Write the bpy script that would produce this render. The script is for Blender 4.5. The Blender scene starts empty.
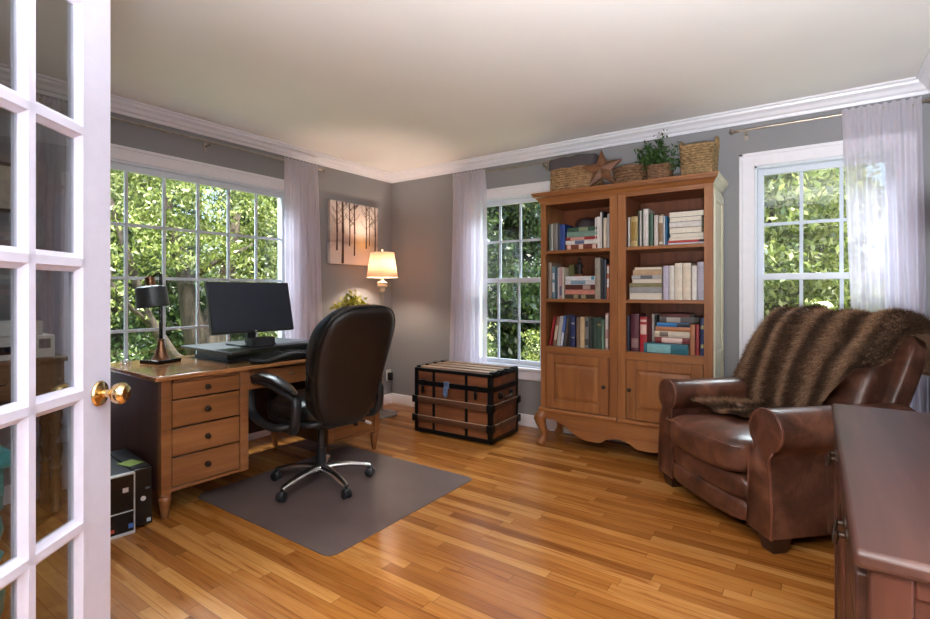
import bpy, bmesh, math, random
import numpy as np
from mathutils import Vector, Matrix, noise
R = math.radians; PI = math.pi
random.seed(7)
sc = bpy.context.scene
COL = sc.collection

# ------------------------------------------------------------------ camera
F = 502.0; YAW = 34.8846
CAMP = (3.7248, -3.9676, 1.1939)
cd = bpy.data.cameras.new('camera'); cam = bpy.data.objects.new('camera', cd); COL.objects.link(cam)
cam.location = CAMP; cam.rotation_euler = (R(90), 0, R(YAW))
cd.sensor_width = 36; cd.lens = F / 930 * 36; cd.shift_y = -(309.5 - 291.2) / 930; cd.clip_start = .02
sc.camera = cam
RW = 4.286; CH = 2.44; FY = -4.06      # room width, ceiling height, front wall

def hb(x, d): return CAMP[0] + (x - CAMP[0]) * (1 - d / 3.968)
def hl(y, d): return CAMP[1] + (y - CAMP[1]) * (1 - d / 3.725)

# ------------------------------------------------------------------ object helpers
def tag(o, label=None, cat=None, group=None, kind=None):
    if label: o['label'] = label
    if cat: o['category'] = cat
    if group: o['group'] = group
    if kind: o['kind'] = kind
    return o

def thing(name, label, cat, loc=(0, 0, 0), rz=0, group=None, kind=None):
    o = bpy.data.objects.new(name, None); COL.objects.link(o)
    o.location = loc; o.rotation_euler = (0, 0, rz); o.empty_display_size = .1
    return tag(o, label, cat, group, kind)

def copy_tree(o, parent=None):
    c = o.copy(); COL.objects.link(c)
    if parent: c.parent = parent
    for ch in list(o.children): copy_tree(ch, c)
    return c

class MB:
    """collects shapes for one mesh"""
    def __init__(s): s.bm = bmesh.new(); s.mi = 0
    def _new(s, vs, fs, M=None):
        v = [s.bm.verts.new(M @ Vector(p) if M else p) for p in vs]
        for f in fs:
            try:
                fc = s.bm.faces.new([v[i] for i in f]); fc.material_index = s.mi
            except ValueError: pass
        return v
    def box(s, x0, x1, y0, y1, z0, z1, M=None):
        vs = [(x, y, z) for z in (z0, z1) for y in (y0, y1) for x in (x0, x1)]
        s._new(vs, [(0, 2, 3, 1), (4, 5, 7, 6), (0, 1, 5, 4), (2, 6, 7, 3), (0, 4, 6, 2), (1, 3, 7, 5)], M); return s
    def rings(s, rings, closed=True, cap=True, M=None):
        n = len(rings[0]); vs = [p for r in rings for p in r]; fs = []
        for i in range(len(rings) - 1):
            for j in range(n if closed else n - 1):
                k = (j + 1) % n
                fs.append((i * n + j, i * n + k, (i + 1) * n + k, (i + 1) * n + j))
        if cap and closed:
            fs.append(tuple(range(n - 1, -1, -1))); fs.append(tuple((len(rings) - 1) * n + j for j in range(n)))
        s._new(vs, fs, M); return s
    def lathe(s, prof, c=(0, 0, 0), seg=24, M=None, cap=True):
        s.rings([[(c[0] + r * math.cos(2 * PI * j / seg), c[1] + r * math.sin(2 * PI * j / seg), c[2] + z) for j in range(seg)] for r, z in prof], cap=cap, M=M); return s
    def cyl(s, p0, p1, r0, r1=None, seg=14):
        r1 = r0 if r1 is None else r1
        return s.tube([p0, p1], [r0, r1], seg)
    def tube(s, pts, r, seg=10, cap=True, squash=1, up=None):
        pts = [Vector(p) for p in pts]
        rr = r if isinstance(r, (list, tuple)) else [r] * len(pts)
        rings = []; n = len(pts)
        t0 = (pts[1] - pts[0]).normalized()
        u = Vector(up) if up else (Vector((0, 0, 1)) if abs(t0.z) < .9 else Vector((1, 0, 0)))
        for i in range(n):
            t = (pts[min(i + 1, n - 1)] - pts[max(i - 1, 0)]).normalized()
            b = t.cross(u).normalized(); a = b.cross(t).normalized()
            if not up: u = a
            rings.append([tuple(pts[i] + (b * math.cos(2 * PI * j / seg) + a * math.sin(2 * PI * j / seg) * squash) * rr[i]) for j in range(seg)])
        return s.rings(rings, cap=cap)
    def prism(s, poly, axis, a0, a1, M=None):
        """poly in the two other axes (cyclic order), pushed along axis"""
        def P(u, v, a):
            return {'x': (a, u, v), 'y': (u, a, v), 'z': (u, v, a)}[axis]
        return s.rings([[P(u, v, a0) for u, v in poly], [P(u, v, a1) for u, v in poly]], M=M)
    def sq(s, c, h, p=4, n=8, fn=None, M=None):
        """superquadric block: centre, half sizes, power"""
        vs, idx, fs = [], {}, []
        def vid(q):
            k = tuple(round(a, 5) for a in q)
            if k not in idx:
                idx[k] = len(vs)
                m = sum(abs(a) ** p for a in q) ** (1 / p)
                w = [c[i] + q[i] / m * h[i] for i in range(3)]
                vs.append(tuple(fn(*w)) if fn else tuple(w))
            return idx[k]
        g = [math.tan((-1 + 2 * i / n) * PI / 4) for i in range(n + 1)]
        for ax in range(3):
            for sg in (-1, 1):
                for i in range(n):
                    for j in range(n):
                        q = []
                        for a, b in ((i, j), (i + 1, j), (i + 1, j + 1), (i, j + 1)):
                            t = [0, 0, 0]; t[ax] = sg; t[(ax + 1) % 3] = g[a]; t[(ax + 2) % 3] = g[b]; q.append(vid(t))
                        fs.append(tuple(q) if sg > 0 else tuple(q[::-1]))
        s._new(vs, fs, M); return s
    def grid(s, fn, nu, nv, thick=0):
        vs = [fn(i / nu, j / nv) for j in range(nv + 1) for i in range(nu + 1)]; w = nu + 1
        fs = [(j * w + i, j * w + i + 1, (j + 1) * w + i + 1, (j + 1) * w + i) for j in range(nv) for i in range(nu)]
        s._new(vs, fs); return s
    def build(s, name, mat, parent=None, bevel=0, seg=2, ang=38, recalc=True, label=None, solid=0, sub=0, smooth=True):
        if recalc: bmesh.ops.recalc_face_normals(s.bm, faces=s.bm.faces[:])
        me = bpy.data.meshes.new(name); s.bm.to_mesh(me); s.bm.free()
        for m in (mat if isinstance(mat, (list, tuple)) else [mat]): me.materials.append(m)
        if smooth:
            me.polygons.foreach_set('use_smooth', [True] * len(me.polygons)); me.set_sharp_from_angle(angle=R(ang))
        o = bpy.data.objects.new(name, me); COL.objects.link(o)
        if parent: o.parent = parent
        if solid:
            m = o.modifiers.new('solid', 'SOLIDIFY'); m.thickness = solid; m.offset = 0
        if bevel:
            m = o.modifiers.new('bevel', 'BEVEL'); m.width = bevel; m.segments = seg; m.limit_method = 'ANGLE'; m.angle_limit = R(40)
            m.harden_normals = False
        if sub:
            m = o.modifiers.new('sub', 'SUBSURF'); m.levels = sub; m.render_levels = sub
        if label: o['label'] = label
        return o

def np_mesh(name, V, Fq, mat, parent=None, k=4, mats=None, smooth=False):
    me = bpy.data.meshes.new(name); nV, nF = len(V), len(Fq)
    me.vertices.add(nV); me.vertices.foreach_set('co', np.asarray(V, dtype=np.float32).ravel())
    me.loops.add(nF * k); me.loops.foreach_set('vertex_index', np.asarray(Fq, dtype=np.int32).ravel())
    me.polygons.add(nF); me.polygons.foreach_set('loop_start', np.arange(nF, dtype=np.int32) * k)
    for m in (mat if isinstance(mat, (list, tuple)) else [mat]): me.materials.append(m)
    if mats is not None: me.polygons.foreach_set('material_index', np.asarray(mats, dtype=np.int32))
    me.update(calc_edges=True); me.validate()
    o = bpy.data.objects.new(name, me); COL.objects.link(o)
    if parent: o.parent = parent
    return o

# ------------------------------------------------------------------ materials
def s2l(c):
    return tuple(((v / 255) / 12.92 if v / 255 <= .04045 else ((v / 255 + .055) / 1.055) ** 2.4) for v in c[:3]) + (1,)

class NT:
    def __init__(s, name):
        s.m = bpy.data.materials.new(name); s.m.use_nodes = True; s.t = s.m.node_tree; s.t.nodes.clear()
        s.out = s.n('ShaderNodeOutputMaterial')
    def n(s, ty, ins=None, **kw):
        nd = s.t.nodes.new(ty)
        for k, v in kw.items(): setattr(nd, k, v)
        for k, v in (ins or {}).items():
            i = nd.inputs[k]
            if isinstance(v, bpy.types.NodeSocket): s.t.links.new(v, i)
            else: i.default_value = v
        return nd
    def math(s, op, a, b=0.0, c=0.0):
        return s.n('ShaderNodeMath', {0: a, 1: b, 2: c}, operation=op).outputs[0]
    def ramp(s, fac, stops):
        r = s.n('ShaderNodeValToRGB', {0: fac}); e = r.color_ramp.elements
        while len(e) < len(stops): e.new(.5)
        for el, (p, c) in zip(e, stops): el.position = p; el.color = c
        return r.outputs[0]
    def mixc(s, fac, a, b, mode='MIX'):
        n = s.n('ShaderNodeMix', {0: fac, 6: a, 7: b}, data_type='RGBA', blend_type=mode); return n.outputs[2]
    def mixs(s, fac, a, b): return s.n('ShaderNodeMixShader', {0: fac, 1: a, 2: b}).outputs[0]
    def done(s, sh): s.t.links.new(sh, s.out.inputs[0]); return s.m
    def pr(s, col, rough=.5, metal=0, bump=None, bs=.2, bd=.002, **kw):
        ins = {'Base Color': col, 'Roughness': rough, 'Metallic': metal}
        if bump is not None: ins['Normal'] = s.n('ShaderNodeBump', {'Strength': bs, 'Distance': bd, 'Height': bump}).outputs[0]
        ins.update({k.replace('_', ' '): v for k, v in kw.items()})
        return s.n('ShaderNodeBsdfPrincipled', ins).outputs[0]
    def obj(s, scale=(1, 1, 1), src='Object'):
        t = s.n('ShaderNodeTexCoord').outputs[src]
        return s.n('ShaderNodeMapping', {0: t, 3: scale}).outputs[0]
    def noise(s, vec, scale=5, detail=4, rough=.5, dist=0):
        return s.n('ShaderNodeTexNoise', {'Vector': vec, 'Scale': scale, 'Detail': detail, 'Roughness': rough, 'Distortion': dist}).outputs[0]

_plain = {}
def plain(name, rgb, rough=.5, metal=0, var=.06, sc_=30, **kw):
    key = (name, rgb, rough, metal)
    if key in _plain: return _plain[key]
    t = NT(name); c = s2l(rgb)
    nz = t.noise(t.obj(), sc_, 3)
    a = tuple(max(0, v * (1 - var * 2)) for v in c[:3]) + (1,); b = tuple(min(1, v * (1 + var * 2)) for v in c[:3]) + (1,)
    col = t.ramp(nz, [(.3, a), (.7, b)])
    _plain[key] = t.done(t.pr(col, rough, metal, **kw)); return _plain[key]

def wood(name, dark, mid, light, axis='x', rough=.38, scale=1.0, coat=.0, spec=.5):
    t = NT(name); k = {'x': (.9, 14, 14), 'y': (14, .9, 14), 'z': (14, 14, .9)}[axis]
    v = t.obj(tuple(a * scale for a in k))
    n1 = t.noise(v, 1.0, 5, .55, .6)
    n2 = t.noise(t.obj(tuple(a * 5 * scale for a in k)), 1.0, 3, .6)
    n3 = t.noise(t.obj(), 2.3, 3)
    f = t.math('ADD', t.math('MULTIPLY', n1, .65), t.math('ADD', t.math('MULTIPLY', n2, .2), t.math('MULTIPLY', n3, .25)))
    col = t.ramp(f, [(.32, s2l(dark)), (.54, s2l(mid)), (.74, s2l(light))])
    return t.done(t.pr(col, rough, 0, n2, .08, .001, Coat_Weight=coat, Coat_Roughness=.15, Specular_IOR_Level=spec))

def leather(name, dark, mid, light, rough=.36, scale=1.0, spec=.5):
    t = NT(name); o = t.obj()
    n1 = t.noise(o, 7 * scale, 5, .6, .4); n2 = t.noise(o, 260, 2, .5); n3 = t.noise(o, 30, 3)
    col = t.ramp(n1, [(.3, s2l(dark)), (.52, s2l(mid)), (.72, s2l(light))])
    h = t.math('ADD', t.math('MULTIPLY', n2, .4), n3)
    r = t.math('MULTIPLY_ADD', n1, .18, rough - .09)
    return t.done(t.pr(col, r, 0, h, .22, .004, Specular_IOR_Level=spec))

def wall_mat(name, rgb, rough=.75):
    t = NT(name); o = t.obj(); n = t.noise(o, 220, 3); b = t.noise(o, 1.1, 3)
    c = s2l(rgb); col = t.ramp(b, [(.3, tuple(v * .965 for v in c[:3]) + (1,)), (.7, tuple(min(1, v * 1.03) for v in c[:3]) + (1,))])
    return t.done(t.pr(col, rough, 0, n, .06, .0006))

def floor_mat():
    t = NT('oak_strip_floor')
    sp = t.n('ShaderNodeSeparateXYZ', {0: t.obj()}); x, y = sp.outputs[0], sp.outputs[1]
    W = .0572
    ry = t.math('DIVIDE', y, W); row = t.math('FLOOR', ry); fy = t.math('FRACT', ry)
    wn = t.n('ShaderNodeTexWhiteNoise', {'W': row}, noise_dimensions='1D').outputs[0]
    L = t.math('MULTIPLY_ADD', wn, .5, .62)
    rx = t.math('DIVIDE', t.math('ADD', x, t.math('MULTIPLY', wn, 17.3)), L); colm = t.math('FLOOR', rx); fx = t.math('FRACT', rx)
    cv = t.n('ShaderNodeCombineXYZ', {0: colm, 1: row}).outputs[0]
    rnd = t.n('ShaderNodeTexWhiteNoise', {'Vector': cv}, noise_dimensions='2D').outputs[0]
    # grain, offset per board
    gv = t.n('ShaderNodeCombineXYZ', {0: t.math('MULTIPLY_ADD', rnd, 31., t.math('MULTIPLY', x, 1.6)), 1: t.math('MULTIPLY', y, 26.), 2: t.math('MULTIPLY', rnd, 9.)}).outputs[0]
    g1 = t.noise(gv, 1.5, 5, .6, .9)
    gv2 = t.n('ShaderNodeCombineXYZ', {0: t.math('MULTIPLY', x, 6.), 1: t.math('MULTIPLY', y, 150.), 2: rnd}).outputs[0]
    g2 = t.noise(gv2, 1.0, 3, .6)
    base = t.ramp(rnd, [(0, s2l((140, 86, 38))), (.25, s2l((164, 106, 47))), (.6, s2l((182, 122, 58))), (.86, s2l((204, 148, 82))), (1, s2l((156, 98, 43)))])
    dk = t.ramp(g1, [(.30, s2l((176, 140, 104))), (.44, s2l((238, 226, 212))), (.6, (1, 1, 1, 1))])
    c = t.mixc(.85, base, dk, 'MULTIPLY')
    c = t.mixc(t.math('MULTIPLY', g2, .22), c, s2l((120, 68, 26)))
    e1 = t.math('MINIMUM', fy, t.math('SUBTRACT', 1.0, fy)); e2 = t.math('MINIMUM', fx, t.math('SUBTRACT', 1.0, fx))
    ga = t.math('LESS_THAN', e1, .022); gb = t.math('LESS_THAN', e2, .0016)
    gap = t.math('MAXIMUM', ga, gb)
    c = t.mixc(t.math('MULTIPLY', gap, .55), c, s2l((66, 36, 14)))
    bh = t.math('ADD', t.math('SUBTRACT', 1.0, gap), t.math('MULTIPLY', rnd, .35))
    return t.done(t.pr(c, t.math('MULTIPLY_ADD', g1, .12, .16), 0, bh, .12, .0012, Specular_IOR_Level=.5))

def glass_mat(name, tint=(1, 1, 1, 1), refl=1.0, rough=.0):
    t = NT(name)
    bf = t.n('ShaderNodeNewGeometry').outputs['Backfacing']
    fr = t.n('ShaderNodeFresnel', {0: t.math('MULTIPLY_ADD', bf, 1 / 1.45 - 1.45, 1.45)}).outputs[0]
    f = t.math('MINIMUM', t.math('MULTIPLY', fr, refl), 1.0)
    tr = t.n('ShaderNodeBsdfTransparent', {0: tint}).outputs[0]
    gl = t.n('ShaderNodeBsdfGlossy', {0: (1, 1, 1, 1), 'Roughness': rough}).outputs[0]
    return t.done(t.mixs(f, tr, gl))

def sheer_mat(name, rgb, opac=.72):
    t = NT(name)
    w = t.n('ShaderNodeTexWave', {'Vector': t.obj((1, 1, 1)), 'Scale': 160, 'Distortion': .3}).outputs[1]
    d = t.n('ShaderNodeBsdfDiffuse', {0: s2l(rgb)}).outputs[0]
    tl = t.n('ShaderNodeBsdfTranslucent', {0: s2l(rgb)}).outputs[0]
    tr = t.n('ShaderNodeBsdfTransparent', {0: (1, 1, 1, 1)}).outputs[0]
    a = t.mixs(.5, d, tl)
    f = t.math('MULTIPLY_ADD', w, .12, opac - .06)
    return t.done(t.mixs(f, tr, a))

def leaf_mat(name, cols, trans=.45):
    t = NT(name)
    g = t.n('ShaderNodeNewGeometry').outputs['Random Per Island']
    n = len(cols); c = t.ramp(g, [(i / (n - 1), s2l(k)) for i, k in enumerate(cols)])
    d = t.n('ShaderNodeBsdfDiffuse', {0: c}).outputs[0]; tl = t.n('ShaderNodeBsdfTranslucent', {0: c}).outputs[0]
    gl = t.n('ShaderNodeBsdfGlossy', {0: (1, 1, 1, 1), 'Roughness': .35}).outputs[0]
    return t.done(t.mixs(.05, t.mixs(trans, d, tl), gl))

def strand_mat(name, dark, light, rough=.7):
    t = NT(name); g = t.n('ShaderNodeNewGeometry').outputs['Random Per Island']
    return t.done(t.pr(t.ramp(g, [(0, s2l(dark)), (1, s2l(light))]), rough, Specular_IOR_Level=.25))

def bark_mat():
    t = NT('bark'); n = t.noise(t.obj((8, 8, 1.6)), 2, 6, .65, .5)
    return t.done(t.pr(t.ramp(n, [(.3, s2l((38, 32, 27))), (.7, s2l((92, 80, 68)))]), .9, 0, n, .8, .03))

def weave_mat(name, d, l):
    t = NT(name); o = t.obj(); n = t.noise(o, 42, 4, .6); n2 = t.noise(o, 9, 2)
    c = t.ramp(t.math('ADD', t.math('MULTIPLY', n, .75), t.math('MULTIPLY', n2, .3)), [(.34, s2l(d)), (.72, s2l(l))])
    return t.done(t.pr(c, .7, 0, n, .4, .003))

def emis(name, rgb, st):
    t = NT(name); return t.done(t.n('ShaderNodeEmission', {0: s2l(rgb), 1: st}).outputs[0])

M = {}
M['wall'] = wall_mat('grey_wall_paint', (142, 141, 143))
M['ceil'] = wall_mat('ceiling_paint', (238, 235, 232), .85)
M['trim'] = plain('white_trim_paint', (236, 234, 240), .35, var=.01)
M['door'] = plain('door_paint', (216, 215, 233), .38, var=.012)
M['floor'] = floor_mat()
M['glass'] = glass_mat('window_glass', (.97, .99, .98, 1), .8)
M['dglass'] = glass_mat('door_glass', (.72, .75, .75, 1), 1.2)
M['vinyl'] = plain('white_vinyl', (218, 224, 234), .35, var=.01)
M['muntin'] = plain('muntin_white', (205, 216, 228), .4, var=.01)
M['sheer'] = sheer_mat('sheer_voile', (240, 234, 246), .68)
M['nickel'] = plain('brushed_nickel', (170, 160, 148), .3, 1)
M['brass'] = plain('polished_brass', (226, 196, 142), .14, 1, .02)
M['armo'] = wood('cherry_armoire', (104, 62, 32), (147, 94, 52), (170, 116, 70), 'z', .36, coat=.15)
M['armox'] = wood('cherry_armoire_across', (104, 62, 32), (147, 94, 52), (170, 116, 70), 'x', .36, coat=.15)
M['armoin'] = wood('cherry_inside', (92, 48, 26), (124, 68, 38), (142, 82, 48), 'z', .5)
M['cream'] = plain('cream_side', (222, 216, 192), .3, var=.03, sc_=8)  # pale cream on the bookcase's right side and right cornice end only
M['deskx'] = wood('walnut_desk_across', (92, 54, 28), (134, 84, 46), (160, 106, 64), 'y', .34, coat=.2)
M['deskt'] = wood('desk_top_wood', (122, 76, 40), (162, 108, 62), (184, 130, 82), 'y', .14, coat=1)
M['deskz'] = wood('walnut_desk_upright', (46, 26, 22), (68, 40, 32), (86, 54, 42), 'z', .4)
M['darkmetal'] = plain('aged_bronze', (62, 50, 42), .4, .8)
M['black'] = plain('black_plastic', (26, 27, 30), .42, var=.1)
M['blackg'] = plain('black_gloss', (14, 15, 17), .18, var=.1)
M['blacksat'] = plain('black_satin', (34, 37, 40), .5, var=.05)
M['screen'] = plain('screen_off', (30, 40, 54), .3, var=.01)
M['chrome'] = plain('polished_aluminium', (226, 225, 222), .26, 1, .02)
M['copper'] = plain('antique_copper', (134, 98, 74), .36, 1)
M['bleather'] = leather('black_leather', (10, 11, 12), (18, 20, 21), (30, 32, 33), .3)
M['bbrown'] = leather('espresso_leather', (17, 12, 11), (23, 16, 15), (32, 23, 21), .42)
M['leather'] = leather('brown_leather', (46, 27, 20), (90, 55, 41), (128, 86, 66), .33)
M['welt'] = leather('leather_welt', (70, 42, 32), (112, 68, 52), (140, 92, 72), .36)
M['mat'] = None
t = NT('vinyl_chair_mat'); nz = t.noise(t.obj(), 3, 3)
M['mat'] = t.done(t.mixs(.12, t.pr(t.ramp(nz, [(.3, s2l((98, 82, 78))), (.7, s2l((112, 95, 90)))]), .42, 0, t.noise(t.obj(), 300, 2), .15, .001), t.n('ShaderNodeBsdfTransparent').outputs[0]))
M['trunkw'] = wood('old_trunk_canvas', (58, 29, 14), (104, 57, 30), (138, 85, 50), 'x', .5, 1.2)
M['trunksl'] = wood('old_trunk_slat', (50, 28, 16), (84, 50, 32), (112, 74, 50), 'x', .5, 1.6)
M['trunktop'] = wood('worn_trunk_top', (84, 62, 48), (136, 112, 92), (176, 154, 132), 'x', .5, 1.6)
M['iron'] = plain('black_iron', (20, 20, 22), .42, .6)
M['blue'] = plain('blued_steel', (120, 150, 190), .3, .7)
M['chest'] = wood('mahogany_chest', (34, 18, 14), (57, 32, 26), (80, 49, 40), 'y', .42, .9)
M['chestz'] = wood('mahogany_chest_upright', (42, 21, 15), (70, 37, 27), (90, 51, 39), 'z', .42, .8)
M['furd'] = strand_mat('fur_dark', (46, 32, 24), (92, 68, 50))
M['furl'] = strand_mat('fur_light', (128, 94, 70), (194, 158, 126))
M['furm'] = strand_mat('fur_mid', (76, 52, 38), (134, 100, 76))
M['teal'] = plain('teal_paint', (78, 172, 178), .3, var=.04)
M['console'] = wood('oak_console', (80, 58, 40), (124, 94, 68), (150, 118, 88), 'y', .42)
M['cons2'] = wood('oak_console_leg', (80, 58, 40), (124, 94, 68), (150, 118, 88), 'z', .42)
M['paper'] = plain('book_pages', (216, 208, 192), .8, var=.03, sc_=90)
M['white'] = plain('white_plastic', (226, 226, 222), .4, var=.01)
M['bark'] = bark_mat()
M['leafA'] = leaf_mat('leaf_bright', [(60, 78, 26), (104, 122, 46), (146, 158, 78), (196, 200, 140)], .45)
M['leafB'] = leaf_mat('leaf_mid', [(40, 60, 26), (76, 98, 44), (112, 132, 66), (160, 170, 110)], .42)
M['leafC'] = leaf_mat('leaf_dark', [(24, 42, 22), (46, 70, 36), (74, 98, 52), (112, 130, 80)], .4)
M['plantd'] = leaf_mat('house_plant_leaf', [(28, 54, 24), (52, 86, 36), (80, 112, 54)], .25)
M['planty'] = leaf_mat('yellow_plant_leaf', [(120, 130, 38), (170, 170, 60), (206, 196, 90)], .35)
M['wick'] = weave_mat('wicker', (104, 70, 42), (184, 146, 104))
M['wickg'] = weave_mat('seagrass', (100, 74, 42), (182, 150, 106))
M['wickb'] = weave_mat('brown_wicker', (78, 52, 34), (150, 112, 78))
M['liner'] = plain('charcoal_cloth', (74, 68, 70), .85, var=.08, sc_=120)
M['star'] = wood('rustic_star_wood', (66, 40, 24), (104, 66, 40), (132, 88, 56), 'x', .6, 2)
t = NT('lamp_shade_cloth')
sh_c = s2l((222, 196, 176))
M['shade'] = t.done(t.mixs(.5, t.n('ShaderNodeBsdfDiffuse', {0: sh_c}).outputs[0], t.n('ShaderNodeBsdfTranslucent', {0: sh_c}).outputs[0]))
M['lawn'] = None
t = NT('lawn'); nz = t.noise(t.obj(), 3, 6, .7)
M['lawn'] = t.done(t.pr(t.ramp(nz, [(.3, s2l((92, 108, 52))), (.7, s2l((158, 164, 96)))]), .9))
M['clear'] = glass_mat('clear_pole', (.8, .82, .84, 1), 2.5, .05)

# ------------------------------------------------------------------ setting
def struct(o, label=None, cat=None):
    o['kind'] = 'structure'
    if label: o['label'] = label
    if cat: o['category'] = cat
    return o

f = MB().box(-.2, RW + .2, -6.6, .2, -.12, 0).build('floor', M['floor']); struct(f, 'honey coloured narrow strip oak floor', 'floor')
c = MB().box(-.2, RW + .2, FY - .12, .2, CH, CH + .3).build('ceiling', M['ceil']); struct(c, 'plain pale ceiling', 'ceiling')

def wall(name, axis, pos, thick, a0, a1, holes, label, zt=CH + .1):
    """axis 'x': wall plane x=pos spanning y a0..a1; holes (a0,a1,z0,z1)"""
    b = MB(); cuts = sorted(holes)
    def bx(u0, u1, z0, z1):
        if axis == 'x': b.box(min(pos, pos + thick), max(pos, pos + thick), u0, u1, z0, z1)
        else: b.box(u0, u1, min(pos, pos + thick), max(pos, pos + thick), z0, z1)
    u = a0
    for h0, h1, z0, z1 in cuts:
        bx(u, h0, 0, zt)
        if z0 > 0: bx(h0, h1, 0, z0)
        bx(h0, h1, z1, zt); u = h1
    bx(u, a1, 0, zt)
    return struct(b.build(name, M['wall'], smooth=False), label, 'wall')

W1 = (-2.80, -1.275, .515, 2.05)      # desk window opening on the left wall
W2 = (1.045, 1.79, .515, 2.05)
W3 = (3.385, 4.13, .515, 2.05)
wall('wall_left', 'x', 0, -.16, FY - .12, .16, [W1], 'grey wall with the wide desk window')
wall('wall_back', 'y', 0, .16, -.0, RW, [W2, W3], 'grey wall with two tall windows behind the bookcase')
wall('wall_right', 'x', RW, .16, -6.6, .16, [], 'grey wall at the right edge behind the recliner')
wall('wall_front', 'y', FY, -.12, -.0, RW, [(2.53, 4.12, 0, 2.06)], 'grey wall with the french door opening')

# crown moulding and baseboards
CR = [(0, 2.35), (.012, 2.35), (.016, 2.368), (.03, 2.376), (.042, 2.396), (.064, 2.41), (.068, 2.424), (.08, 2.428), (.08, 2.44), (0, 2.44)]
def trim_run(name, prof, side, a0, a1, label):
    b = MB()
    if side == 'left': b.prism([(d, z) for d, z in prof], 'y', a0, a1)
    if side == 'right': b.prism([(RW - d, z) for d, z in prof], 'y', a0, a1)
    if side == 'back': b.prism([(-d, z) for d, z in prof], 'x', a0, a1)
    if side == 'front': b.prism([(FY + d, z) for d, z in prof], 'x', a0, a1)
    return struct(b.build(name, M['trim'], ang=25), label, 'moulding')
trim_run('trim_1', CR, 'left', FY, 0, 'white crown moulding over the desk window')
trim_run('trim_2', CR, 'back', 0, RW, 'white crown moulding above the bookcase')
trim_run('trim_3', CR, 'right', FY, 0, 'white crown moulding in the far right corner')
trim_run('trim_4', CR, 'front', 0, RW, 'white crown moulding above the doorway')
BB = [(0, 0), (.014, 0), (.014, .08), (.008, .098), (0, .102)]
trim_run('baseboard_left', BB, 'left', FY, 0, 'white baseboard under the desk window')
trim_run('baseboard_back', BB, 'back', 0, RW, 'white baseboard behind trunk and bookcase')
trim_run('baseboard_right', BB, 'right', FY, 0, 'white baseboard behind the low chest')

# ------------------------------------------------------------------ windows
def window(name, side, op, cols, rows, hung, label):
    """side 'left' (x=0) or 'back' (y=0); op=(a0,a1,z0,z1)"""
    root = thing(name, label, 'window', kind='structure')
    a0, a1, z0, z1 = op
    def mk(): return MB()
    def put(b, u0, u1, d0, d1, v0, v1):      # u along the wall, d into the room (+)
        if side == 'left': b.box(d0, d1, u0, u1, v0, v1)
        else: b.box(u0, u1, -d1, -d0, v0, v1)
    cw = .092
    b = mk()                                   # casing with a raised outer lip
    for (u0, u1, v0, v1) in ((a0 - cw, a0, z0, z1 + cw), (a1, a1 + cw, z0, z1 + cw), (a0, a1, z1, z1 + cw)):
        put(b, u0, u1, 0, .016, v0, v1)
    put(b, a0 - cw, a0 - cw + .022, .016, .026, z0, z1 + cw); put(b, a1 + cw - .022, a1 + cw, .016, .026, z0, z1 + cw)
    put(b, a0 - cw, a1 + cw, .016, .026, z1 + cw - .022, z1 + cw)
    b.build('casing', M['trim'], root, bevel=.003)
    b = mk(); put(b, a0 - cw - .015, a1 + cw + .015, -.02, .035, z0 - .025, z0); b.build('sill', M['trim'], root, bevel=.005)
    b = mk(); put(b, a0 - cw, a1 + cw, 0, .018, z0 - .105, z0 - .025); b.build('apron', M['trim'], root, bevel=.003)
    b = mk()                                   # jamb liner
    for (u0, u1, v0, v1) in ((a0, a0 + .014, z0, z1), (a1 - .014, a1, z0, z1), (a0, a1, z1 - .014, z1), (a0, a1, z0, z0 + .014)):
        put(b, u0, u1, -.15, .002, v0, v1)
    b.build('jamb', M['vinyl'], root)
    fr = .036
    sashes = [(z0 + .014, z1 - .014, -.05)] if not hung else [(1.272, z1 - .014, -.075), (z0 + .014, 1.314, -.045)]
    for i, (s0, s1, d) in enumerate(sashes):
        b = mk(); u0, u1 = a0 + .014, a1 - .014
        lo = .042; hi = .042
        put(b, u0, u0 + fr, d - .015, d + .015, s0, s1); put(b, u1 - fr, u1, d - .015, d + .015, s0, s1)
        put(b, u0 + fr, u1 - fr, d - .015, d + .015, s0, s0 + lo); put(b, u0 + fr, u1 - fr, d - .015, d + .015, s1 - hi, s1)
        sash = b.build('sash', M['vinyl'], root, bevel=.003)
        g0, g1, h0, h1 = u0 + fr, u1 - fr, s0 + lo, s1 - hi
        b = mk(); mw = .0105
        for k in range(1, cols):
            u = g0 + (g1 - g0) * k / cols; put(b, u - mw, u + mw, d - .006, d + .006, h0, h1)
        for k in range(1, rows):
            v = h0 + (h1 - h0) * k / rows; put(b, g0, g1, d - .0055, d + .0055, v - mw, v + mw)
        b.build('muntins', M['muntin'], sash)
        b = mk(); put(b, g0 - .004, g1 + .004, d - .0016, d + .0016, h0 - .004, h1 + .004); b.build('glass', M['glass'], sash, smooth=False)
    return root
window('window_1', 'left', W1, 6, 4, False, 'wide white picture window with a grid behind the desk')
window('window_2', 'back', W2, 3, 2, True, 'white double hung window left of the bookcase')
window('window_3', 'back', W3, 3, 2, True, 'white double hung window behind the recliner')

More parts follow.
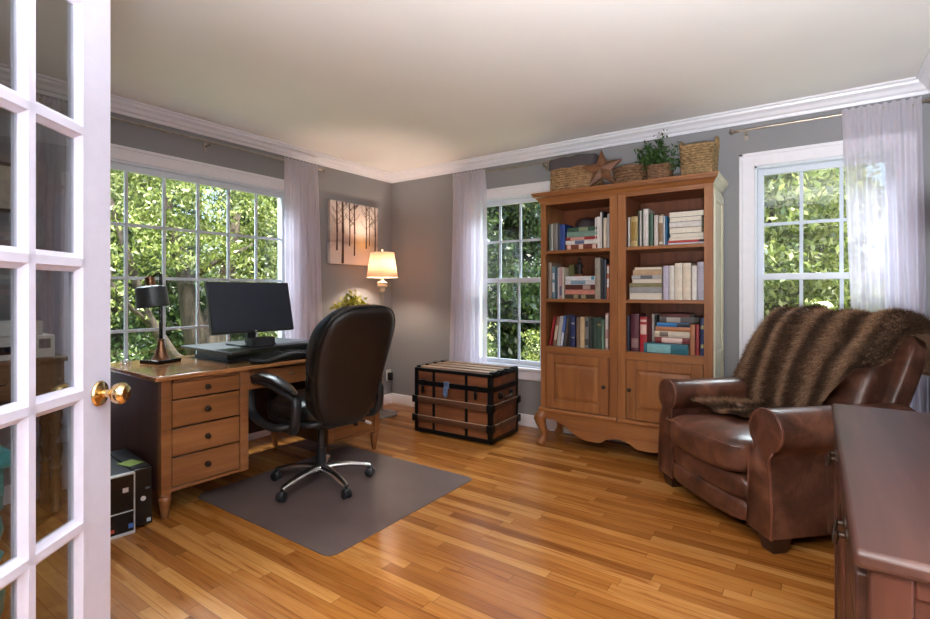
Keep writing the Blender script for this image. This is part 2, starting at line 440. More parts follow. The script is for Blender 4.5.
# ------------------------------------------------------------------ curtains and rods
def curtain(name, side, t0, t1, b0, b1, label, seed, folds=9, d=.085, ztop=2.312, zbot=.015):
    rn = random.Random(seed); ph = [rn.uniform(0, 6.28) for _ in range(4)]
    def fn(u, v):
        z = ztop + (zbot - ztop) * v
        w = u + .012 * math.sin(5 * v + ph[0]) * math.sin(PI * u)
        a = (t0 + (t1 - t0) * w) * (1 - v) + (b0 + (b1 - b0) * w) * v
        amp = .008 + .008 * min(1, v * 3)
        o = amp * math.sin(2 * PI * folds * (u + .02 * math.sin(3 * v + ph[1])) + ph[2]) + amp * .5 * math.sin(2 * PI * folds * .53 * u + ph[3] + 1.3 * v)
        tp = max(0, 1 - v / .07); o = o * (1 - tp) + tp * (.0135 + .0035 * math.sin(2 * PI * folds * 1.7 * u + ph[3]))
        z2 = z + (.006 * math.sin(u * 60 + ph[0]) if v < .01 else 0)
        return (d + o, a, z2) if side == 'left' else (a, -d - o, z2)
    b = MB().grid(fn, 130, 60); o = b.build(name, M['sheer'], recalc=False, ang=180)
    return tag(o, label, 'curtain')
dC = .085
curtain('curtain', 'left', hl(-1.335, dC), hl(-.985, dC), hl(-1.32, dC), hl(-.905, dC), 'sheer white curtain at the right side of the desk window', 3)
curtain('curtain', 'left', hl(-3.02, dC), hl(-2.74, dC), hl(-3.1, dC), hl(-2.72, dC), 'sheer white curtain seen through the glass of the open door', 4, 7)
curtain('curtain', 'back', hb(.815, dC), hb(1.198, dC), hb(.765, dC), hb(1.2, dC), 'sheer white curtain behind the old trunk', 5)
curtain('curtain', 'back', hb(3.862, dC), hb(4.24, dC), hb(3.95, dC), hb(4.285, dC), 'sheer white curtain behind the fur covered recliner', 6, 8)

def rod(side, a0, a1, label, z=2.288, d=.085):
    root = thing('curtain_rod', label, 'curtain rod', group=None)
    P = (lambda a: (d, a, z)) if side == 'left' else (lambda a: (a, -d, z))
    MB().cyl(P(a0), P(a1), .0085).build('pole', M['nickel'], root)
    for a, s in ((a0, -1), (a1, 1)):
        b = MB(); e = Vector(P(a)); dr = (Vector(P(a1)) - Vector(P(a0))).normalized() * s
        b.tube([e - dr * .012, e, e + dr * .008, e + dr * .016, e + dr * .03, e + dr * .04, e + dr * .046], [.0125, .0125, .009, .015, .02, .015, .004], 14)
        b.build('finial', M['nickel'], root)
    for a in (a0 + .05, (a0 + a1) / 2, a1 - .05) if a1 - a0 > 1.4 else (a0 + .05, a1 - .05):
        b = MB()
        if side == 'left':
            b.cyl((.0, a, z - .02), (d, a, z - .016), .005); b.box(0, .006, a - .011, a + .011, z - .055, z + .012); b.box(d - .012, d + .012, a - .006, a + .006, z - .02, z - .007)
        else:
            b.cyl((a, 0, z - .02), (a, -d, z - .016), .005); b.box(a - .011, a + .011, -.006, 0, z - .055, z + .012); b.box(a - .006, a + .006, -d - .012, -d + .012, z - .02, z - .007)
        b.build('bracket', M['nickel'], root)
    return root
rod('left', hl(-2.99, dC), hl(-.94, dC), 'long brushed metal curtain rod over the desk window')
rod('back', hb(.835, dC), hb(1.83, dC), 'short metal curtain rod over the window left of the bookcase')
rod('back', hb(3.275, dC), hb(4.25, dC), 'metal curtain rod over the window behind the recliner')

# ------------------------------------------------------------------ french door (swung into the room)
DA = R(129.7); DL, DW, DH, DT = .73, .73, 2.03, .036
DE = Vector((2.112, -3.3855, 0))
door = thing('door_1', 'open white french door with fifteen glass panes and brass knob', 'door', (DE.x - math.cos(DA) * (DW + .027), DE.y - math.sin(DA) * (DW + .027), .008), DA, kind='structure')
# local: x from hinge (0) to free edge (DW); -y faces the camera side
def bev_bar(b, u0, u1, v0, v1, flat=.012):
    """bar with sloped sides toward glass; long axis is the longer one"""
    h = DT / 2
    if v1 - v0 > u1 - u0:
        c = (u0 + u1) / 2; w = (u1 - u0) / 2
        pr_ = [(c - w, -.004), (c - w, .004), (c - w + .006, .009), (c - flat - .002, h - .004), (c - flat, h), (c + flat, h), (c + flat + .002, h - .004), (c + w - .006, .009), (c + w, .004), (c + w, -.004), (c + w - .006, -.009), (c + flat + .002, -h + .004), (c + flat, -h), (c - flat, -h), (c - flat - .002, -h + .004), (c - w + .006, -.009)]
        b.prism(pr_, 'z', v0, v1)
    else:
        c = (v0 + v1) / 2; w = (v1 - v0) / 2
        pr_ = [(-.004, c - w), (.004, c - w), (.009, c - w + .006), (h - .004, c - flat - .002), (h, c - flat), (h, c + flat), (h - .004, c + flat + .002), (.009, c + w - .006), (.004, c + w), (-.004, c + w), (-.009, c + w - .006), (-h + .004, c + flat + .002), (-h, c + flat), (-h, c - flat), (-h + .004, c - flat - .002), (-.009, c - w + .006)]
        b.prism(pr_, 'x', u0, u1)
ST = .102; GX0, GX1 = ST, DW - ST; ZL = [.262 + .3318 * i for i in range(6)]
for x0, x1 in ((0, ST), (DW - ST, DW)):
    MB().box(x0, x1, -DT / 2, DT / 2, 0, DH).build('stile', M['door'], door, bevel=.002)
for z0, z1 in ((0, ZL[0] - .012), (ZL[5] - .008, DH)):
    MB().box(GX0, GX1, -DT / 2, DT / 2, z0, z1).build('rail', M['door'], door, bevel=.002)
b = MB(); PW = (GX1 - GX0) / 3
for k in (0, 1, 2, 3):
    bev_bar(b, GX0 + PW * k - .022, GX0 + PW * k + .022, ZL[0] - .014, ZL[5], .010)
for k in range(6):
    bev_bar(b, GX0, GX1, ZL[k] - .023, ZL[k] + .023, .010)
b.build('muntins', M['door'], door, ang=20)
MB().box(GX0, GX1, -.002, .002, ZL[0], ZL[5]).build('glass', M['dglass'], door, smooth=False)
for sgn in (-1, 1):
    T = Matrix.Translation((DW - .05, 0, .916)) @ Matrix.Rotation(R(90) * -sgn, 4, 'X')
    h = DT / 2
    k = MB().lathe([(.0, h), (.033, h), (.034, h + .003), (.031, h + .007), (.018, h + .010), (.012, h + .013), (.0, h + .0131)], M=T, seg=28).build('knob_rose', M['brass'], door)
    MB().lathe([(.0, h + .01), (.0105, h + .01), (.0105, h + .03), (.014, h + .034), (.024, h + .040), (.0285, h + .051), (.0275, h + .062), (.02, h + .070), (.0, h + .072)], M=T, seg=28).build('knob', M['brass'], k)
for hz_ in (.22, 1.0, 1.8):
    MB().cyl((0, -DT / 2 - .004, hz_ - .045), (0, -DT / 2 - .004, hz_ + .045), .006).build('hinge', M['brass'], door)

# ------------------------------------------------------------------ bookcase / armoire
AX0, AX1, AYF, AYB = 1.966, 3.186, -.41, -.012
arm = thing('bookcase', 'tall honey cherry wood double bookcase with two panelled doors', 'bookcase', ((AX0 + AX1) / 2, (AYF + AYB) / 2, 0))
ax, ay = arm.location.x, arm.location.y
class L(MB):                     # takes room coordinates, writes coordinates local to the bookcase
    def build(s, name, mat, parent=None, **k):
        bmesh.ops.translate(s.bm, verts=s.bm.verts[:], vec=(-ax, -ay, 0)); return MB.build(s, name, mat, parent or arm, **k)
OL = (2.008, 2.512); ORR = (2.628, 3.134); ZS = .768; ZT = 1.862
L().box(AX0, AX0 + .02, AYF + .02, AYB, .27, 1.88).build('side_panel', M['armo'], bevel=.002)
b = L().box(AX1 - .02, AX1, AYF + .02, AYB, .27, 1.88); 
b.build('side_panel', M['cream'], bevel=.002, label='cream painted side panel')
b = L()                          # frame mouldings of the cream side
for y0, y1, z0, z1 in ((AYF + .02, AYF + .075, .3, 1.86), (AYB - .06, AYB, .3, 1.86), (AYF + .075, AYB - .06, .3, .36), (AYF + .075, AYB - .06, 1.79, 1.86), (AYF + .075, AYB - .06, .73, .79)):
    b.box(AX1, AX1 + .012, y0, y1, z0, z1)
b.build('side_frame', M['cream'], bevel=.004, label='cream raised frame')
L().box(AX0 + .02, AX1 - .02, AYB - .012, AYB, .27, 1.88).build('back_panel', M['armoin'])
b = L()
for x0, x1 in ((AX0, OL[0]), (OL[1], 2.5685), (2.5705, ORR[0]), (ORR[1], AX1)):
    L().box(x0, x1, AYF, AYF + .022, .29, 1.885).build('stile', M['armo'], bevel=.002)
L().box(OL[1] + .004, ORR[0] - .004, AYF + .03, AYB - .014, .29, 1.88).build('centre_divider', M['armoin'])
b = L()
for x0, x1 in (OL, ORR):
    L().box(x0, x1, AYF + .001, AYF + .022, ZT, 1.885).build('rail', M['armox'], bevel=.002)
    L().box(x0, x1, AYF + .001, AYF + .022, .714, ZS - .004).build('rail', M['armox'], bevel=.002)
for x0, x1 in (OL, ORR):
    for zt in (ZS, 1.135, 1.508):
        L().box(x0 - .03 if x0 < 2.3 else x0 - .02, x1 + .02 if x0 < 2.3 else x1 + .03, AYF + .014, AYB - .014, zt - .024, zt).build('shelf', M['armox'], bevel=.002)
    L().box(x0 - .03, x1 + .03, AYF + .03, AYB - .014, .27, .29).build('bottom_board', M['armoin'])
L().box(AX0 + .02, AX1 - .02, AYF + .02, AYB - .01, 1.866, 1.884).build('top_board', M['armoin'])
# doors with raised panel
def arm_door(x0, x1, knob_x):
    d = L().box(x0, x1, AYF - .004, AYF + .016, .297, .712)
    z0, z1 = .297, .712; fw = .066
    bm = d.bm; bm.free(); d.bm = bmesh.new()
    for u0, u1, v0, v1 in ((x0, x0 + fw, z0, z1), (x1 - fw, x1, z0, z1), (x0 + fw, x1 - fw, z0, z0 + fw), (x0 + fw, x1 - fw, z1 - fw, z1)):
        d.box(u0, u1, AYF - .006, AYF + .014, v0, v1)
    do = d.build('door', M['armo'], bevel=.003)
    k = L(); k.box(x0 - .003, x1 + .003, AYF + .016, AYF + .02, z0 - .004, z1 + .002); k.build('door_stop', M['armoin'], do)
    p = L(); a0, a1, c0, c1 = x0 + fw, x1 - fw, z0 + fw, z1 - fw; m = .03
    q = lambda g, y: [(a0 + g, y, c0 + g), (a1 - g, y, c0 + g), (a1 - g, y, c1 - g), (a0 + g, y, c1 - g)]
    p.rings([q(-.002, AYF + .014), q(-.002, AYF + .009), q(.009, AYF + .009), q(.012, AYF + .005), q(m, AYF - .003), q(m + .004, AYF - .004)])
    pp = p.build('panel', M['armo'], do, ang=15); 
    T = Matrix.Translation((knob_x, AYF - .006, .503)) @ Matrix.Rotation(R(90), 4, 'X')
    k = L(); k.lathe([(.0, 0), (.009, 0), (.006, .008), (.008, .014), (.0145, .019), (.0145, .025), (.008, .03), (0, .031)], M=T, seg=18)
    k.build('knob', M['darkmetal'], do)
arm_door(OL[0] + .006, OL[1] - .006, 2.476); arm_door(ORR[0] + .006, ORR[1] - .006, 2.659)
# base ledge, scalloped aprons, cabriole feet
b = L(); b.box(AX0 - .014, 2.567, AYF - .016, AYB, .262, .29); b.box(2.572, AX1 + .014, AYF - .016, AYB, .262, .29)
b.build('base_ledge', M['armox'], bevel=.006)
def apron(x0, x1, flip):
    n = 28; poly = [(x0, .262)]
    for i in range(n + 1):
        u = i / n; w = u if not flip else 1 - u
        # from foot to centre: shallow by the foot, deep belly, rising to the middle point
        if w < .12: z = .205 - .0 * w
        elif w < .62: z = .205 - .118 * (.5 - .5 * math.cos((w - .12) / .5 * PI))
        elif w < .76: z = .087
        elif w < .9: z = .087 + .04 * (.5 - .5 * math.cos((w - .76) / .14 * PI))
        else: z = .127 + .012 * (w - .9) / .1
        poly.append((x0 + (x1 - x0) * u, z))
    poly.append((x1, .262))
    # fan of quads front and back
    b = L()
    for i in range(1, n + 1):
        (ua, va), (ub, vb) = poly[i], poly[i + 1]
        for yy, fl in ((AYF - .004, 0), (AYF + .018, 1)):
            q = [(ua, yy, va), (ub, yy, vb), (ub, yy, .262), (ua, yy, .262)]
            b._new(q, [(0, 1, 2, 3)])
        b._new([(ua, AYF - .004, va), (ub, AYF - .004, vb), (ub, AYF + .018, vb), (ua, AYF + .018, va)], [(0, 1, 2, 3)])
    bmesh.ops.remove_doubles(b.bm, verts=b.bm.verts[:], dist=1e-5)
    return b.build('apron', M['armox'], ang=50)
apron(AX0 + .02, 2.568, False); apron(2.571, AX1 - .02, True)
def foot(x, y, sx, sy):
    b = L(); rings = []
    prof = [(.262, .0, .038), (.235, .012, .046), (.2, .02, .048), (.15, .012, .038), (.1, -.004, .029), (.06, -.002, .027), (.035, .01, .034), (.015, .016, .038), (0, .014, .03)]
    for z, off, r in prof:
        rings.append([(x + sx * off + r * math.cos(a) , y + sy * off + r * math.sin(a), z) for a in [2 * PI * j / 14 for j in range(14)]])
    b.rings(rings); return b.build('foot', M['armo'], ang=60)
for fx, sx in ((AX0 + .012, -1), (AX1 - .012, 1)):
    foot(fx, AYF + .02, sx, -1); foot(fx, AYB - .06, sx, 1)
# cornice swept round front and sides
CP = [(0, 1.875), (.006, 1.875), (.008, 1.89), (.018, 1.898), (.03, 1.914), (.046, 1.922), (.05, 1.936), (.056, 1.938), (.056, 1.952), (0, 1.952)]
def cornice_run(b, which):
    rings = []
    for o, z in CP:
        pass
    x0, x1 = AX0, AX1
    if which == 'front':
        r0 = [(x0 - o, AYF - o, z) for o, z in CP]; r1 = [(x1 + o * .75, AYF - o, z) for o, z in CP]
    elif which == 'left':
        r0 = [(x0 - o, AYB, z) for o, z in CP]; r1 = [(x0 - o, AYF - o, z) for o, z in CP]
    else:
        r0 = [(x1 + o * .75, AYF - o, z) for o, z in CP]; r1 = [(x1 + o * .75, AYB, z) for o, z in CP]
    b.rings([r0, r1])
b = L(); cornice_run(b, 'front'); cornice_run(b, 'left'); b.build('cornice', M['armox'], ang=25)
b = L(); cornice_run(b, 'right'); b.build('cornice_return', M['cream'], ang=25, label='cream cornice end')
L().box(AX0, AX1, AYF, AYB, 1.925, 1.95).build('top_cap', M['armox'])

# ------------------------------------------------------------------ books
_bm = {}
def cover(rgb):
    rgb = tuple(rgb)
    if rgb not in _bm:
        t = NT('book_cover'); nz = t.noise(t.obj(), 35, 4); c = s2l(rgb)
        _bm[rgb] = t.done(t.pr(t.ramp(nz, [(.3, tuple(v * .84 for v in c[:3]) + (1,)), (.7, tuple(min(1, v * 1.1) for v in c[:3]) + (1,))]), .45))
    return _bm[rgb]
def book(label, group, loc, T, H, D, rgb, rz=0, lay=False, lean=0, fore=False, band=None, pages=None):
    """standing book: spine at local y=0 facing -y, thickness along x, height z, depth y."""
    root = bpy.data.objects.new('book', None); COL.objects.link(root); root.empty_display_size = .05
    tag(root, label, 'book', group)
    # geometry: cover boards + spine; pages block
    b = MB(); cv = .0022
    b.box(0, cv, 0, D, 0, H); b.box(T - cv, T, 0, D, 0, H)
    n = 6; sp = []
    sy = D if fore else 0; s = -1 if fore else 1
    for i in range(n + 1):
        a = i / n; sp.append((T * a, sy - s * .004 * math.sin(PI * a)))
    poly = sp + [(T, sy + s * .003), (0, sy + s * .003)]
    b.prism(poly, 'z', 0, H)
    b.build('cover', cover(rgb), root, ang=50)
    y0, y1 = (.004, D - .004) if fore else (.003, D - .005)
    MB().box(cv, T - cv, y0, y1, .004, H - .004).build('pages', pages or M['paper'], root)
    if band and not fore:
        for (f0, f1) in band[1]:
            b = MB(); rr = []
            for i in range(n + 1):
                a = .08 + .84 * i / n; rr.append((T * a, -.0045 * math.sin(PI * a) - .0006))
            b.prism(rr + [(T * .92, .001), (T * .08, .001)], 'z', H * f0, H * f1)
            b.build('spine_label', cover(band[0]), root)
    if lay:      # lie flat with the spine (or fore edge) to the front
        root.rotation_euler = (0, R(90), rz); root.location = loc
    else:
        root.rotation_euler = (0, lean, rz); root.location = loc
    return root

YS = AYF + .05                       # spines sit just behind the frame
def bx(px, base_l, px0, k): return base_l + (px - px0) * k
def shelf_row(specs, z, place, group, k, px0, x0):
    """specs: (pxa, pxb, height_m, rgb, text, opts)"""
    for sp in specs:
        pa, pb, H, rgb, text = sp[:5]; op = dict(sp[5]) if len(sp) > 5 else {}
        xa = x0 + (pa - px0) * k; xb = x0 + (pb - px0) * k
        dy = op.pop('dy', 0); z_ = z + .0005 + max(.006, xb - xa - .0012) * math.sin(op.get('lean', 0))
        book(text + ' ' + place, group, (xa, YS + dy, z_), max(.006, xb - xa - .0012), H, op.pop('D', .17), rgb, **op)
def stack(specs, z, xl, xr, place, group):
    """specs bottom to top: (thickness, rgb, text, inset_left, inset_right, opts)"""
    zz = z + .0005
    for sp in specs:
        T, rgb, text, il, ir = sp[:5]; op = dict(sp[5]) if len(sp) > 5 else {}
        Wd = xr - ir - (xl + il)
        zz += T
        # lying: rotation about y by 90deg maps +x -> -z, +z -> +x
        book(text + ' ' + place, group, (xl + il, YS + op.pop('dy', 0), zz - .0003), T - .0008, Wd, op.pop('D', .18), rgb, lay=True, **op)
    return zz
kL = 8.0 / 1000 * 1.0
# --- left bay, top shelf (zoom 7.74 px per photo px; 7.95 mm per photo px)
k1 = .00808 / 7.74
G = 'books on the top left shelf'
shelf_row([(58, 76, .205, (66, 72, 62), 'dark green mottled thin book first from the left'),
           (77, 96, .212, (170, 172, 160), 'pale mottled thin book second from the left'),
           (99, 117, .212, (112, 98, 86), 'brown grey book third from the left'),
           (118, 134, .215, (128, 124, 124), 'grey book fourth from the left'),
           (135, 151, .205, (36, 40, 62), 'dark navy book beside the blue one'),
           (152, 190, .2, (28, 60, 132), 'bright blue thick book beside the flat stack')], 1.508, 'on the top left shelf', G, k1, 48, 1.998)
zt = stack([(.040, (120, 58, 42), 'red brown book with pale labels lowest in the stack', 0, 0, {'band': ((220, 190, 170), [(.05, .16), (.42, .55), (.84, .95)])}),
            (.032, (216, 212, 206), 'white book with blue title in the stack', -.003, .002, {'band': ((96, 104, 140), [(.3, .6)])}),
            (.024, (150, 38, 40), 'red book with pale title in the stack', .0, .004, {'band': ((214, 160, 150), [(.15, .6)])}),
            (.041, (112, 142, 130), 'pale teal book in the stack', .008, .002),
            (.033, (40, 72, 56), 'dark green book topping the stack', .012, .006, {'band': ((130, 140, 110), [(.4, .7)])})], 1.508, 2.156, 2.406, 'on the top left shelf', G)
o = MB().lathe([(.0, .074), (.03, .073), (.06, .066), (.085, .05), (.098, .028), (.104, 0), (.098, 0), (.09, .02)], seg=32).build('bowl', plain('dark_purple_wood', (52, 40, 46), .4))
o.location = (2.284, YS + .105, zt + .001); o.scale = (.88, .95, 1); tag(o, 'dark upturned bowl on the flat stack on the top left shelf', 'bowl')
shelf_row([(418, 431, .232, (206, 200, 196), 'pale slim book right beside the stack', {'lean': 0}),
           (432, 455, .236, (214, 208, 202), 'white book two along from the stack'),
           (457, 470, .268, (222, 218, 212), 'tall white slim book'),
           (471, 483, .27, (30, 30, 32), 'tall black topped book'),
           (484, 506, .222, (206, 192, 168), 'cream book third from the right', {'dy': -.01}),
           (507, 524, .25, (176, 172, 172), 'grey white book second from the right'),
           (525, 537, .22, (196, 190, 198), 'lilac white book at the far right')], 1.508, 'on the top left shelf', G, k1, 48, 1.998)
# --- left bay, middle shelf (zoom 6.19)
k2 = .00808 / 6.19; G = 'books on the middle left shelf'; z = 1.135
shelf_row([(46, 70, .282, (156, 142, 126), 'tall beige grey book at the left end'),
           (73, 90, .25, (108, 146, 160), 'pale blue patterned book', {'band': ((214, 220, 220), [(.2, .5), (.6, .8)])}),
           (91, 106, .25, (60, 84, 100), 'slate blue book'),
           (108, 118, .24, (206, 196, 196), 'white slim book'),
           (119, 134, .245, (190, 150, 150), 'pinkish spined book', {'band': ((90, 90, 120), [(.1, .4)])}),
           (136, 149, .242, (214, 204, 186), 'cream book next to the flat stack')], z, 'on the middle left shelf', G, k2, 40, 1.998)
zt = stack([(.034, (62, 50, 40), 'dark brown book at the bottom of the stack', .0, 0, {'band': ((150, 140, 110), [(.3, .45), (.55, .7)])}),
            (.036, (196, 130, 116), 'salmon pink book in the stack', 0, .004),
            (.038, (84, 40, 36), 'dark maroon book in the stack', .004, 0, {'band': ((170, 150, 140), [(.6, .85)])}),
            (.034, (202, 202, 204), 'white grey book in the stack', .002, .003, {'band': ((120, 150, 170), [(.2, .7)])}),
            (.030, (216, 218, 220), 'white book with blue end topping the stack', .004, 0, {'band': ((60, 150, 180), [(.88, .98)])})], z, 2.148, 2.386, 'on the middle left shelf', G)
shelf_row([(336, 368, .306, (150, 140, 126), 'thick tall beige grey book right of the stack'),
           (371, 384, .29, (30, 30, 34), 'black slim book'),
           (386, 403, .29, (34, 42, 60), 'dark navy book'),
           (405, 420, .25, (176, 96, 60), 'orange spined book', {'band': ((220, 220, 220), [(.35, .6), (.75, .95)])}),
           (421, 432, .245, (206, 196, 190), 'white slim book at the right end')], z, 'on the middle left shelf', G, k2, 40, 1.998)
o = MB().box(0, .045, 0, .05, 0, .09).build('box', plain('olive_card', (92, 92, 52), .6), bevel=.002); o.location = (2.152, YS + .06, zt + .001)
tag(o, 'small olive green box on the stack on the middle left shelf', 'box')
fig = thing('figurine', 'small dark figurine on a wooden base on the middle left shelf', 'figurine', (2.236, YS + .07, zt + .001))
MB().box(-.036, .036, -.025, .025, 0, .016).build('base', M['armoin'], fig, bevel=.002)
b = MB().lathe([(0, .016), (.02, .016), (.023, .03), (.016, .05), (.021, .07), (.02, .092), (.011, .104), (.006, .108), (.0, .109)], seg=16)
b.lathe([(0, .106), (.008, .108), (.011, .118), (.009, .13), (0, .134)], seg=14)
b.tube([(.018, 0, .09), (.03, -.006, .072), (.02, -.016, .058)], [.006, .006, .004], 8); b.tube([(-.018, 0, .09), (-.028, -.008, .074), (-.014, -.018, .066)], [.006, .006, .004], 8)
b.build('body', plain('dark_bronze', (46, 42, 42), .4, .5), fig)
MB().lathe([(.012, .122), (.016, .123), (.013, .127), (.009, .131), (.007, .14), (0, .142)], seg=14).build('hat', plain('dark_bronze', (46, 42, 42), .4, .5), fig)
# --- left bay, bottom shelf
G = 'books on the lower left shelf'; z = ZS
shelf_row([(50, 62, .235, (162, 32, 44), 'red leaning book at the left end', {'lean': R(11)}),
           (75, 97, .228, (136, 104, 80), 'tan mottled leaning book', {'lean': R(9), 'band': ((206, 190, 170), [(.2, .7)])}),
           (100, 122, .232, (178, 176, 172), 'grey white leaning book', {'lean': R(8)}),
           (125, 141, .236, (74, 110, 178), 'blue and white leaning book', {'lean': R(7.5), 'band': ((214, 216, 220), [(.02, .45)])}),
           (146, 160, .228, (84, 74, 66), 'grey brown leaning book', {'lean': R(7)}),
           (181, 192, .225, (30, 34, 52), 'black navy book beside the leaning ones'),
           (193, 216, .228, (36, 46, 100), 'navy book with silver bands', {'band': ((170, 170, 170), [(.3, .34), (.76, .82)])}),
           (225, 246, .225, (110, 86, 66), 'brown book with worn spine'),
           (248, 275, .232, (198, 174, 136), 'cream tan book'),
           (278, 298, .226, (120, 118, 114), 'grey and black banded book', {'band': ((34, 34, 36), [(.1, .3), (.7, .9)])}),
           (301, 319, .222, (34, 42, 40), 'greenish black book'),
           (322, 348, .23, (38, 60, 46), 'dark green book'),
           (349, 374, .23, (44, 70, 54), 'wide dark green book with gold label', {'band': ((170, 150, 90), [(.75, .8)])}),
           (376, 390, .215, (116, 146, 124), 'pale green slim book'),
           (397, 415, .265, (190, 150, 140), 'tall pinkish book', {'band': ((220, 210, 206), [(.05, .3), (.55, .95)])}),
           (418, 431, .2, (32, 32, 36), 'black book at the right end')], z, 'on the lower left shelf', G, k2, 40, 1.998)
# --- right bay, top shelf (zoom 10.31; 6.5 mm per photo px)
k3 = .0066 / 10.31; G = 'books on the top right shelf'; z = 1.508
shelf_row([(58, 75, .205, (44, 40, 42), 'dark slim book at the left end'),
           (78, 100, .212, (214, 208, 200), 'white slim book second from the left'),
           (110, 185, .215, (178, 154, 100), 'thick golden beige book', {'band': ((146, 118, 52), [(.2, .82)])}),
           (187, 203, .255, (44, 64, 52), 'dark green slim book'),
           (205, 228, .252, (206, 200, 194), 'white book between two green ones'),
           (230, 243, .258, (50, 70, 60), 'thin green edged book'),
           (245, 300, .262, (204, 196, 190), 'thick pale book with cloth spine', {}),
           (303, 350, .225, (44, 76, 56), 'thick dark green book', {}),
           (360, 401, .212, (202, 192, 186), 'pale book right of the thick green one', {}),
           (405, 453, .215, (130, 100, 70), 'brown book with patterned top', {'band': ((196, 186, 168), [(.04, .12), (.72, .95)])}),
           (455, 474, .2, (196, 200, 206), 'white slim book beside the blue one'),
           (476, 496, .2, (46, 108, 150), 'bright blue slim book')], z, 'on the top right shelf', G, k3, 45, 2.608)
stack([(.014, (196, 196, 210), 'white thin book at the bottom of the stack', 0, 0),
       (.014, (190, 60, 56), 'thin red covered book in the stack', .0, .03),
       (.020, (190, 180, 168), 'thin cream book second above the red one', .004, 0, {'fore': True}),
       (.027, (206, 198, 190), 'slim white book in the stack', .012, .0, {'fore': True}),
       (.042, (60, 56, 56), 'thick dark covered book with pale page edges', .006, .012, {'fore': True}),
       (.036, (206, 200, 194), 'white book above the dark covered one', .01, .014),
       (.034, (50, 48, 52), 'dark covered book with white pages near the top', .008, .012, {'fore': True}),
       (.034, (212, 206, 198), 'white book topping the stack', .006, .0, {'fore': True})], z, 2.900, 3.126, 'on the top right shelf', G)
# --- right bay, middle shelf (zoom 5.62)
k4 = .0066 / 5.62; G = 'books on the middle right shelf'; z = 1.135
stack([(.046, (214, 206, 200), 'thick white book at the bottom of the stack', 0, 0, {'fore': True}),
       (.040, (150, 150, 150), 'grey book second from the bottom of the stack', .004, 0),
       (.030, (134, 128, 92), 'olive book in the stack', .004, .0),
       (.027, (206, 198, 186), 'cream book above the olive one', .018, .0, {'fore': True}),
       (.028, (176, 174, 172), 'grey patterned book in the stack', .02, .002, {'band': ((96, 96, 100), [(.3, .7)])}),
       (.038, (186, 158, 126), 'tan book near the top of the stack', .028, 0),
       (.018, (196, 172, 140), 'thin beige book topping the stack', .036, .002, {'fore': True})], z, 2.636, 2.862, 'on the middle right shelf', G)
shelf_row([(246, 276, .232, (186, 178, 196), 'lavender white book next to the stack'),
           (279, 308, .232, (216, 210, 200), 'white book second from the stack'),
           (310, 351, .248, (214, 204, 186), 'thick cream book third from the stack'),
           (353, 396, .248, (208, 196, 176), 'thick cream book fourth from the stack'),
           (400, 427, .228, (220, 214, 206), 'white slim book before the lavender grey one'),
           (430, 467, .252, (168, 164, 178), 'lavender grey book at the right end')], z, 'on the middle right shelf', G, k4, 26, 2.612)
# --- right bay, bottom shelf
G = 'books on the lower right shelf'; z = ZS
shelf_row([(29, 50, .25, (34, 44, 66), 'dark blue book at the left end'),
           (58, 106, .262, (88, 44, 58), 'thick plum book', {'band': ((150, 120, 120), [(.1, .35)])}),
           (112, 154, .245, (160, 34, 44), 'thick red book', {'band': ((220, 190, 180), [(.5, .78), (.86, .92)])}),
           (157, 171, .262, (206, 200, 192), 'white slim book beside the red one', {'dy': .11}),
           (174, 188, .25, (40, 38, 40), 'black slim book beside the flat stack', {'dy': .11})], z, 'on the lower right shelf', G, k4, 26, 2.612)
stack([(.068, (24, 98, 112), 'wide teal book at the bottom of the stack', -.066, .006, {'band': ((120, 176, 180), [(.08, .62)]), 'dy': -.035, 'D': .14}),
       (.042, (120, 44, 46), 'maroon book with pale title in the stack', .0, .004, {'band': ((216, 190, 180), [(.2, .8)])}),
       (.042, (206, 196, 176), 'cream book in the stack', -.004, .002, {'band': ((120, 110, 100), [(.15, .4)])}),
       (.030, (168, 112, 76), 'tan brown book in the stack', .002, .0),
       (.027, (44, 116, 176), 'blue book with dark end in the stack', .012, .002, {'band': ((30, 32, 40), [(.62, 1.0)])}),
       (.042, (76, 74, 76), 'dark grey book near the top of the stack', .03, -.03, {'band': ((160, 156, 150), [(.2, .6)])}),
       (.018, (96, 52, 52), 'thin maroon book topping the stack', .034, -.002)], z, 2.816, 3.040, 'on the lower right shelf', G)
shelf_row([(392, 418, .204, (170, 112, 80), 'tan brown book right of the stack', {'dy': -.005}),
           (420, 440, .206, (140, 44, 48), 'maroon red book right of the tan one'),
           (445, 468, .25, (32, 48, 92), 'navy book at the right end', {'band': ((160, 150, 100), [(.2, .3), (.7, .8)])})], z, 'on the lower right shelf', G, k4, 26, 2.612)

